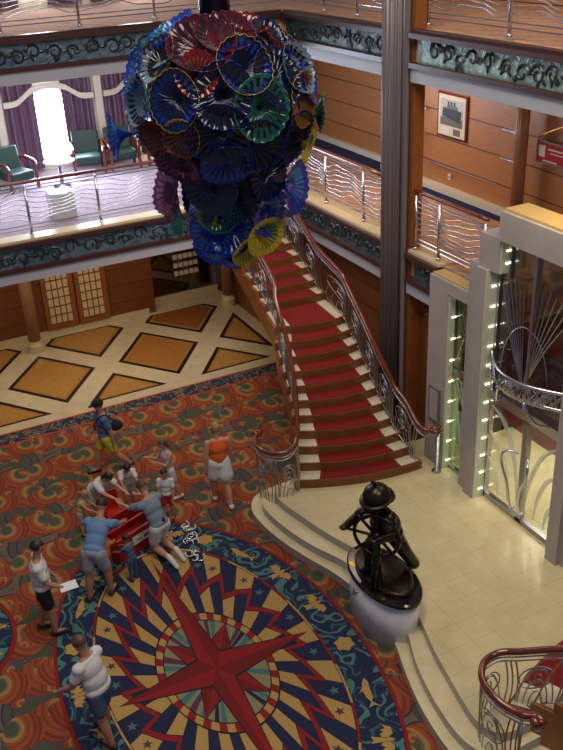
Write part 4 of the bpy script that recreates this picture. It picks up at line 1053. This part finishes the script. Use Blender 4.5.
        if hairstyle == 'pigtails':
            for s in (-1, 1): g.tube(bez([hc+HR*s*.6*hs-HF*.2*hs+HU*.3*hs, hc+HR*s*.95*hs-HF*.3*hs+HU*.1*hs, hc+HR*s*.9*hs-HF*.35*hs-HU*.9*hs], 4), [.10*hs+.12*hs*math.sin(PI*i/8) for i in range(9)], hair, 8)
        if hairstyle == 'ponytail': g.tube(bez([hc-HF*.8*hs+HU*.3*hs, hc-HF*1.15*hs-HU*.1*hs, hc-HF*1.0*hs-HU*1.2*hs], 4), [.10*hs+.16*hs*math.sin(PI*i/8) for i in range(9)], hair, 8)
        if hairstyle == 'long': g.ell(hc-HF*.45*hs-HU*.7*hs, (.62*hs, .40*hs, 1.0*hs), hair, 14, R)
        g.build('hair', t, True)
    info = dict(hands=hands, hc=hc, HU=HU, HF=HF, HR=HR, hs=hs, P0=P0, T=T, F=F, Rr=Rr, R=R, J=J, B=B, nk=nk)
    if extra: extra(t, info, h)
    return t, info
def hat_and_bag(t, I, h):
    b = MB(); hs = I['hs']; c = I['hc']+I['HU']*.45*hs
    b.ell(c, (.80*hs, .88*hs, .62*hs), 'black_cloth', 16, I['R']); b.ell(c+I['HF']*.85*hs-I['HU']*.1*hs, (.5*hs, .62*hs, .08*hs), 'black_cloth', 12, I['R']); b.build('cap', t, True)
def fbag(t, I, h): pass
info = {}
_, I = person('man in blue shirt, yellow shorts and dark cap walking left with shoulder bag', (3.40, 15.15, .0), 175, 1.66, top='royal_cloth', bottom='yellow_cloth', legs=((22, 12), (-20, 22)), arms=((15, 30, 8), (-18, 12, 8)), hairstyle='short', extra=hat_and_bag, headp=18)
t = thing('shoulder_bag', 'black shoulder bag worn by the man in the dark cap', 'bag', tuple(I['P0']+I['T']*.12-I['F']*.26))
bc = I['P0']+I['T']*.16-I['F']*.24; b = MB(); b.ell(bc, (.14, .08, .11), 'black_cloth', 14); b.build('bag_body', t, True)
s1 = I['nk']+I['B']*.11-I['Rr']*.12-I['T']*.02
b = MB(); b.tube(bez([bc+Vector((0, 0, .1)), I['P0']+I['T']*.34-I['F']*.17-I['Rr']*.05, I['nk']-I['T']*.0-I['Rr']*.12, I['P0']+I['T']*.30+I['F']*.17, I['P0']+I['T']*.1+I['F']*.14+I['Rr']*.1], 5), .016, 'black_cloth', 6); b.build('strap', t, True)
person('woman in orange tank top and white shorts walking away, hair tied up', (4.90, 13.05, 0), 80, 1.70, skin='skin_p', hair='hair_y', hairstyle='pigtails', top='orange_cloth', bottom='white_cloth', sleeves=0, kind='skirt', legs=((-14, 12), (14, 6)), arms=((8, 10, 10), (-8, 12, 10)), shoes='shoe')
person('girl in pink top and white shorts with brown hair, standing', (4.12, 13.65, 0), 190, 1.32, skin='skin_p', hair='hair_b', hairstyle='long', top='pink_cloth', bottom='white_cloth', sleeves=0, legs=((6, 4), (-10, 8)), arms=((35, 90, 5), (30, 100, 5)), headp=28, shoes='shoe')
person('small boy in white shirt and red patterned shorts, standing at rug edge', (3.86, 13.05, .01), 240, 1.08, child=1.2, hair='hair_d', top='white_cloth', bottom='red_cloth', legs=((4, 4), (-3, 4)), arms=((10, 20, 6), (14, 20, 6)), headp=20)
def clip_phone(t, I, h):
    b = MB(); c = I['P0']+I['T']*.08-I['B']*.15+I['Rr']*.02; b.ell(c, (.03, .03, .05), 'black_cloth', 8); b.build('belt_phone', t)
person('woman in grey-blue shirt and white shorts kneeling on the rug', (3.40, 12.12, .012), 112, 1.72, skin='skin_p', hair='hair_b', hairstyle='short', top='slate_cloth', bottom='white_cloth', kneel=True, lean=28, legs=((22, 100), (14, 96)), arms=((62, 15, 8), (60, 20, 8)), shoes='shoe', headp=20, extra=clip_phone)
_, I = person('man in light blue shirt and pale shorts bending towards the red box', (2.14, 11.62, .012), 50, 1.76, hair='hair_d', top='blue_cloth', bottom='faded_denim', lean=46, legs=((14, 12), (-4, 4)), arms=((52, 10, 4), (20, 10, 10)), shoes='sandal', headp=15, spread=3)
h_ = I['hands'][1]; wr = h_[0]+h_[1]*.12
t = thing('camera_bag', 'small black bag hanging from the bending man in light blue', 'bag', tuple(wr-Vector((0, 0, .18))))
b = MB(); b.ell(wr-Vector((0, 0, .14)), (.10, .08, .09), 'black_cloth', 12); b.build('bag_body', t, True)
b = MB(); b.tube(bez([wr-Vector((.06, 0, .1)), wr+Vector((0, 0, .0)), wr-Vector((-.06, 0, .1))], 5), .01, 'black_cloth', 6); b.build('handle', t)
_, I = person('man in white T-shirt and black shorts holding a white paper', (1.24, 11.28, .0), 350, 1.70, hair='hair_d', top='white_cloth', bottom='black_cloth', legs=((8, 6), (-6, 6)), arms=((18, 40, 6), (10, 25, 6)), headp=20, belly=1.1)
h_ = I['hands'][0]; wr = h_[0]+h_[1]*.10
b = MB(); R = Matrix.Rotation(.5, 3, 'Y'); 
for s in (0, .004): b.face([tuple(wr+Vector((x*.13, y*.10, .06*x*x+s))+Vector((0, 0, 0))) for x, y in ((-1, -1), (1, -1), (1, 1), (-1, 1))], 'paper')
tag(b.build('sheet_of_paper'), 'white sheet of paper held by the man in black shorts', 'paper')
person('balding man in white T-shirt and blue denim shorts at lower left', (1.40, 8.85, .012), 125, 1.74, skin='skin', hair='hair_b', hairstyle='bald', top='white_cloth', bottom='denim', lean=14, legs=((10, 8), (-8, 8)), arms=((20, 20, 10), (16, 40, 12)), headp=15, belly=1.15)
person('dark-haired girl in white T-shirt bending over the red box', (2.70, 13.62, 0), 300, 1.40, skin='skin_p', hair='hair_d', hairstyle='long', top='white_cloth', bottom='khaki', lean=45, legs=((16, 14), (4, 8)), arms=((60, 20, 5), (50, 30, 5)), headp=30)
person('dark-haired boy in white shirt with blue sleeves beside the red box', (3.36, 13.78, 0), 265, 1.12, child=1.2, hair='hair_d', top='white_cloth', bottom='khaki', lean=22, legs=((14, 20), (6, 12)), arms=((50, 20, 6), (45, 20, 6)), headp=35)
person('small blond child in lime green top beside the red box', (2.38, 13.42, 0), 330, .92, child=1.25, skin='skin_p', hair='hair_y', hairstyle='ponytail', top='lime_cloth', bottom='khaki', sleeves=0, lean=14, arms=((45, 20, 6), (40, 20, 6)), headp=20)
person('toddler in blue denim outfit standing at the near side of the box', (2.76, 11.78, .012), 120, .86, child=1.35, hair='hair_d', top='denim', bottom='denim', kind='long', lean=10, arms=((50, 20, 6), (45, 20, 6)), headp=10)
person('small child in orange top between bending man and toddler', (2.42, 12.10, .012), 60, .80, child=1.3, hair='hair_d', top='sun_orange', bottom='red_cloth', lean=15, arms=((50, 20, 6), (45, 20, 6)), headp=10)
person('person in dark clothes standing inside the lobby behind the tinted glass', (13.2, 14.1, ZP), 0, 1.75, hair='hair_d', top='black_cloth', bottom='navy_cloth', kind='long', arms=((10, 20, 8), (10, 20, 8)))

# ------------------------------------------------------------------ bronze statue: a plain sailor at a ship's wheel (generic figure)
def helmet(t, I, h):
    b = MB(); hs = I['hs']; c = I['hc']+I['HU']*.35*hs
    b.lathe([(1.0, 0)], (0, 0, 0), 'bronze', 4) if False else None
    b.ell(c, (.95*hs, 1.02*hs, .85*hs), 'bronze', 18, I['R']); b.ell(c-I['HU']*.25*hs, (1.15*hs, 1.35*hs, .14*hs), 'bronze', 18, I['R'])
    b.ell(c-I['HF']*.9*hs-I['HU']*.6*hs, (.8*hs, .5*hs, .6*hs), 'bronze', 12, I['R']); b.tube(bez([c+I['HU']*.7*hs, c+I['HU']*1.15*hs+I['HF']*.1*hs, c+I['HU']*1.45*hs+I['HF']*.35*hs], 4), [.16*hs]*5+[.13*hs, .1*hs, .08*hs, .04*hs], 'bronze', 8); b.build('sou_wester_hat', t, True)
st, I = person('x', (5.86, 8.92, .97), 196, 1.60, metal='bronze', child=1.7, lean=24, legs=((34, 46), (-22, 8)), arms=((62, 30, 22), (30, 70, 26)), headp=-4, kind='long', belly=1.5, extra=helmet, hairstyle=None, spread=14, inflate=.028)
st.name = 'bronze_statue'; tag(st, 'dark bronze statue of a sailor in a rain hat steering a ship wheel', 'statue')
b = MB(); b.lathe([(1, 0), (1, .06), (.94, .08)], (SX, SY, .89), 'bronze', 40, .34, .62); b.build('statue_base', st, True)
wn = Vector((-.80, -.60, 0)); wc = I['P0']+Vector((-.30, -.16, .10)); wu = Vector((0, 0, 1)); wr_ = wn.cross(wu).normalized()
b = MB(); b.tube([wc+(wr_*math.cos(a)+wu*math.sin(a))*.34 for a in [2*PI*i/28 for i in range(28)]], .028, 'bronze', 8, True)
for i in range(8):
    a = 2*PI*i/8; d = wr_*math.cos(a)+wu*math.sin(a); b.tube([wc, wc+d*.46], [.026, .02], 'bronze', 6); b.ell(wc+d*.42, (.026, .026, .026), 'bronze', 8)
b.ell(wc, (.07, .07, .07), 'bronze', 12); b.build('ship_wheel', st, True)
b = MB(); b.tube([Vector((wc.x, wc.y, .93))-wn*.0, wc], [.09, .05], 'bronze', 10); b.build('wheel_post', st, True)

# ------------------------------------------------------------------ play table, chair, small things
t = thing('toy_box', 'red open toy box with white label on its near side', 'toy box', (2.98, 12.78, .012))
a = math.radians(22); ca, sa = math.cos(a), math.sin(a)
def L2(u, v, z): return (2.98+u*ca-v*sa, 12.78+u*sa+v*ca, z)
def obox(b, u0, v0, z0, u1, v1, z1, k):
    s = len(b.v); b.v += [L2(u, v, z) for z in (z0, z1) for v in (v0, v1) for u in (u0, u1)]
    for q in ((0, 2, 3, 1), (4, 5, 7, 6), (0, 1, 5, 4), (2, 6, 7, 3), (0, 4, 6, 2), (1, 3, 7, 5)): b.f.append(tuple(s+i for i in q)); b.m.append(b.mi(k))
b = MB(); obox(b, -.5, -.32, .013, .5, .32, .06, 'toyred'); b.build('bottom', t)
for nm, q in (('side', (-.5, -.34, .013, .5, -.29, .46)), ('side', (-.5, .29, .013, .5, .34, .46)), ('side', (-.52, -.34, .013, -.47, .34, .46)), ('side', (.47, -.34, .013, .52, .34, .46))):
    b = MB(); obox(b, *q, 'toyred'); b.build(nm, t)
b = MB(); obox(b, -.14, -.352, .20, .42, -.34, .36, 'paper'); obox(b, -.06, -.357, .27, .05, -.352, .29, 'ph_mid'); obox(b, .10, -.357, .25, .34, -.352, .30, 'ph_mid'); b.build('label', t)
b = MB(); obox(b, -.46, -.02, .3, .46, .03, .44, 'toyred'); b.build('divider', t)
t = thing('child_chair', 'bright red child-size chair behind the toy box', 'chair', (2.95, 13.5, 0))
b = MB(); b.box(2.80, 13.30, .26, 3.10, 13.56, .30, 'redcloth2'); b.build('seat', t, bevel=.015)
b = MB(); b.box(2.80, 13.53, .28, 3.10, 13.57, .68, 'redcloth2'); b.build('backrest', t, bevel=.015)
for x in (2.83, 3.07):
    for y in (13.33, 13.54): b = MB(); b.tube([(x, y, 0), (x, y, .27)], .015, 'chrome', 6); b.build('leg', t)
rnd = random.Random(21)
for (x, y, s, lb) in ((4.09, 12.68, .11, 'white foil streamer on the rug, farthest from the kneeling woman'), (3.97, 12.27, .10, 'crumpled silver foil on the rug, middle of three'), (3.90, 11.84, .12, 'bundle of silvery foil strips on the rug nearest the rays')):
    b = MB()
    for i in range(6):
        c = Vector((x+rnd.uniform(-s, s)*.8, y+rnd.uniform(-s, s)*1.1, .03)); pts = []
        R_ = rnd.uniform(.04, .09); ph = rnd.uniform(0, 6)
        for j in range(8): pts.append(c+Vector((R_*math.cos(ph+j*.6), R_*math.sin(ph+j*.6), .012*j*rnd.uniform(.3, 1))))
        b.tube(pts, .010, 'foil' if i % 2 else 'paper', 5)
    tag(b.build('foil_streamer', smooth=True), lb, 'foil streamer', 'foil streamers on the rug')

# ------------------------------------------------------------------ blown glass chandelier
CX, CY = 4.0, 9.55
ch = thing('chandelier', 'huge chandelier of blue, red and yellow blown glass flowers on a dark pole', 'chandelier', (CX, CY, 7.7))
b = MB(); b.lathe([(.17, 0), (.17, 3.2)], (CX, CY, 8.6), 'black', 32, flute=.12, nf=10); b.build('pole', ch, True)
b = MB(); b.lathe([(.10, -1.55), (.30, -1.3), (.45, -.8), (.4, -.6), (.8, -.2), (.95, .25), (.8, .75), (.4, 1.1), (.16, 1.2)], (CX, CY, 7.75), 'glass_core', 32) if False else None
def gl(name, c, tr=.28, r=.12):
    m = bpy.data.materials.new(name); m.use_nodes = True; nt = m.node_tree; p = nt.nodes['Principled BSDF']
    c = tuple(v*.6 for v in c); p.inputs['Base Color'].default_value = (*c, 1); p.inputs['Roughness'].default_value = r; p.inputs['Coat Weight'].default_value = .35; p.inputs['Coat Roughness'].default_value = .08
    tl = nt.nodes.new('ShaderNodeBsdfTranslucent'); tl.inputs[0].default_value = (*[min(1, v*1.6) for v in c], 1)
    tp = nt.nodes.new('ShaderNodeBsdfTransparent'); tp.inputs[0].default_value = (*[min(1, .25+v*1.5) for v in c], 1)
    m1 = nt.nodes.new('ShaderNodeMixShader'); m1.inputs[0].default_value = .25; m2 = nt.nodes.new('ShaderNodeMixShader'); m2.inputs[0].default_value = tr*.5
    nt.links.new(p.outputs[0], m1.inputs[1]); nt.links.new(tl.outputs[0], m1.inputs[2]); nt.links.new(m1.outputs[0], m2.inputs[1]); nt.links.new(tp.outputs[0], m2.inputs[2])
    nt.links.new(m2.outputs[0], nt.nodes['Material Output'].inputs[0]); M[name] = m
for n_, c_ in dict(g_cobalt=(.012, .055, .55), g_navy=(.006, .012, .07), g_sky=(.05, .28, .60), g_aqua=(.06, .50, .48), g_red=(.24, .010, .015), g_amber=(.36, .13, .02), g_yellow=(.80, .62, .03),
                   g_purple=(.16, .03, .17), g_wine=(.13, .010, .03), g_green=(.02, .20, .12), g_smoke=(.02, .02, .03), g_rose=(.60, .13, .26), g_clear=(.24, .36, .46)).items(): gl(n_, c_)
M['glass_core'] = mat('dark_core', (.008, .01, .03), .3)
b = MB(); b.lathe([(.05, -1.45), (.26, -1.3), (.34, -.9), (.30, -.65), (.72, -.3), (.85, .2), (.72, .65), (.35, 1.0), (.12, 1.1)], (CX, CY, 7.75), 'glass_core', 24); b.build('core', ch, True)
def flower_mesh(kind, k1, k2, k3):
    b = MB(); nf = 22; n = 88; rings = {'bowl': [(0.03, -.30), (.10, -.22), (.30, -.14), (.62, -.05), (.92, .10), (1.0, .20)], 'trumpet': [(.03, -1.1), (.06, -.7), (.14, -.40), (.34, -.14), (.72, .02), (1.0, .08)], 'disc': [(.02, -.25), (.10, -.12), (.35, -.03), (.65, .02), (.9, .02), (1.0, .07)]}[kind]
    L = len(rings)
    for i, (r, z) in enumerate(rings):
        f = (i/(L-1))**1.5
        for j in range(n):
            a = 2*PI*j/n; fl = math.cos(nf*a); rr = r*(1+.018*f*fl+.05*f*math.sin(2*a)); zz = z+.034*math.sqrt(f)*fl*(1 if 0 < i else 0)+.05*f*math.sin(3*a+1)
            b.v.append((rr*math.cos(a), rr*math.sin(a), zz))
    for i in range(L-1):
        k = k1 if i > 0 else k2
        for j in range(n):
            j2 = (j+1) % n; kk = k
            if i in (3,) and (j//2) % 2 == 0: kk = k2
            b.f.append((i*n+j, i*n+j2, (i+1)*n+j2, (i+1)*n+j)); b.m.append(b.mi(kk))
    b.tube([b.v[(L-1)*n+j] for j in range(n)], .009, k3, 5, True)
    me_o = b.build('tmp', None, True); me = me_o.data; bpy.data.objects.remove(me_o); return me
pal = {'blue': ('g_navy', 'g_cobalt', 'g_yellow'), 'deep': ('g_navy', 'g_smoke', 'g_cobalt'), 'cob': ('g_cobalt', 'g_sky', 'g_cobalt'), 'clear': ('g_clear', 'g_navy', 'g_sky'), 'red': ('g_red', 'g_amber', 'g_red'), 'smoke': ('g_smoke', 'g_clear', 'g_amber'),
       'amber': ('g_amber', 'g_red', 'g_yellow'), 'green': ('g_green', 'g_navy', 'g_aqua'), 'rose': ('g_purple', 'g_rose', 'g_rose'), 'yellow': ('g_yellow', 'g_green', 'g_yellow'), 'aqua': ('g_aqua', 'g_green', 'g_aqua'), 'wine': ('g_wine', 'g_smoke', 'g_purple')}
meshes = {}
def flower(kind, p, pos, nrm, r, spin):
    if (kind, p) not in meshes: meshes[(kind, p)] = flower_mesh(kind, *pal[p])
    o = bpy.data.objects.new('glass_flower', meshes[(kind, p)]); C.objects.link(o); o.parent = ch
    q = Vector(nrm).to_track_quat('Z', 'Y').to_matrix().to_4x4()
    o.matrix_local = Matrix.Translation(Vector(pos)-Vector((CX, CY, 7.7))) @ q @ Matrix.Rotation(spin, 4, 'Z') @ Matrix.Scale(r, 4)
vc = Vector((-CX, -CY, 9.8-7.7)).normalized()          # where the gallery lies, the showiest blooms face it
vr = Vector((0, 0, 1)).cross(vc).normalized(); vu = vc.cross(vr)
def by_dir(u, v, kind, p, r, rad=None, z=None):         # u right, v up over the front half of the cluster
    w_ = math.sqrt(max(.0, 1-u*u-v*v)); d = (vr*u+vu*v+vc*w_).normalized()
    base = Vector((CX, CY, 7.93)); R_ = rad or 1.0
    pos = base+Vector((d.x*R_, d.y*R_, d.z*R_*.86)); nd = d.copy(); flower(kind, p, pos, nd, r, random.random()*6)
for u, v, kind, p, r in [(-.47, .02, 'disc', 'blue', .25), (-.62, .48, 'bowl', 'smoke', .23), (-.15, .60, 'bowl', 'wine', .30), (.08, .72, 'bowl', 'wine', .26), (.25, .35, 'bowl', 'blue', .25), (.02, .05, 'disc', 'deep', .27), (.40, -.12, 'disc', 'green', .27),
                         (.80, .30, 'bowl', 'clear', .25), (.86, -.05, 'disc', 'amber', .24), (.55, .65, 'bowl', 'deep', .22), (-.85, .05, 'bowl', 'clear', .22), (-.22, .30, 'trumpet', 'red', .20), (.58, .22, 'disc', 'deep', .26), (-.88, .38, 'bowl', 'cob', .24),
                         (-.72, -.38, 'bowl', 'red', .18), (-.42, -.40, 'bowl', 'amber', .18), (-.05, -.38, 'disc', 'deep', .28), (.30, -.55, 'disc', 'deep', .28), (.75, -.45, 'bowl', 'deep', .24), (.93, .15, 'bowl', 'cob', .2), (-.45, .82, 'bowl', 'cob', .24),
                         (.0, -.72, 'bowl', 'cob', .24), (-.5, -.72, 'bowl', 'rose', .24), (.62, -.70, 'bowl', 'deep', .22), (.3, .85, 'bowl', 'red', .2), (-.72, .75, 'bowl', 'aqua', .22), (.78, .60, 'bowl', 'blue', .2)]:
    by_dir(u, v, kind, p, r*1.2)
rnd = random.Random(5)
ks = ['deep', 'cob', 'deep', 'clear', 'blue', 'red', 'cob', 'green', 'smoke', 'amber', 'deep', 'wine']
for i in range(38):                                    # rest of the ball
    g = (i+.5)/38; th = math.acos(1-2*g); ph = i*2.39996
    d = Vector((math.sin(th)*math.cos(ph), math.sin(th)*math.sin(ph), math.cos(th)))
    if d.z > .93 or (d.dot(vc) > .55): continue
    flower(rnd.choice(('bowl', 'trumpet', 'disc')), rnd.choice(ks), (CX+d.x*.95, CY+d.y*.95, 7.93+d.z*.80), d, rnd.uniform(.24, .32), rnd.random()*6)
for (du, z, dist, dz, kind, p, r) in [(-1.0, 7.60, 1.22, -.1, 'trumpet', 'cob', .28), (1.0, 7.72, 1.1, -.1, 'trumpet', 'green', .22), (.92, 7.45, 1.0, -.3, 'trumpet', 'yellow', .18), (-.90, 7.05, .72, .25, 'bowl', 'rose', .30), (-.92, 6.88, .68, .1, 'bowl', 'rose', .24), (-.92, 6.66, .64, .1, 'bowl', 'aqua', .21),
                                     (.88, 7.0, .86, -.1, 'trumpet', 'cob', .32), (.2, 6.95, .45, .1, 'disc', 'deep', .30), (-.3, 7.1, .60, .1, 'disc', 'deep', .30), (.75, 6.72, .60, -.1, 'trumpet', 'cob', .28), (-.45, 6.55, .45, 0, 'bowl', 'cob', .26), (.0, 6.55, .42, .1, 'bowl', 'cob', .28), (.62, 6.48, .62, -.25, 'trumpet', 'yellow', .26),
                                     (.40, 6.32, .50, -.5, 'trumpet', 'yellow', .22), (-.6, 6.32, .40, -.3, 'trumpet', 'cob', .24), (.1, 6.3, .25, -.2, 'bowl', 'blue', .20), (-.5, 6.75, .5, .1, 'trumpet', 'yellow', .14), (.3, 6.15, .18, -.6, 'disc', 'cob', .20), (-.2, 6.75, .50, .2, 'bowl', 'green', .2), (.6, 7.2, .75, 0, 'disc', 'deep', .26)]:
    w_ = math.sqrt(max(0, 1-du*du)); hd = Vector((vr.x*du, vr.y*du, 0)); hv = Vector((vc.x, vc.y, 0)).normalized()*w_
    d = hd+hv; flower(kind, p, (CX+d.x*dist, CY+d.y*dist, z), (d.x, d.y, dz), r, rnd.random()*6)
for i in range(10):
    a = i*2.4+1; d = Vector((math.cos(a), math.sin(a), 0))
    if d.dot(vc) > .35: continue
    flower('bowl', rnd.choice(('cob', 'deep', 'rose')), (CX+d.x*.48, CY+d.y*.48, 6.5+.07*i), (d.x, d.y, -.1), .24, i)

t = thing('lattice_stand', 'blue and silver wire lattice stand cut off at the lower left edge', 'stand', (-.12, 9.25, 0))
for k in range(5):
    b = MB(); a = k*1.26
    b.tube([(-.12+.22*math.cos(a+q*.55), 9.25+.22*math.sin(a+q*.55), .02+.16*q) for q in range(6)], .016, 'g_cobalt' if k % 2 else 'chrome', 8); b.build('lattice_bar', t, True)
    b = MB(); b.tube([(-.12+.22*math.cos(a-q*.55), 9.25+.22*math.sin(a-q*.55), .02+.16*q) for q in range(6)], .014, 'chrome' if k % 2 else 'g_cobalt', 8); b.build('lattice_bar', t, True)
b = MB(); b.tube([(-.12+.23*math.cos(a), 9.25+.23*math.sin(a), .84) for a in [2*PI*i/24 for i in range(24)]], .018, 'chrome', 8, True); b.build('top_ring', t, True)
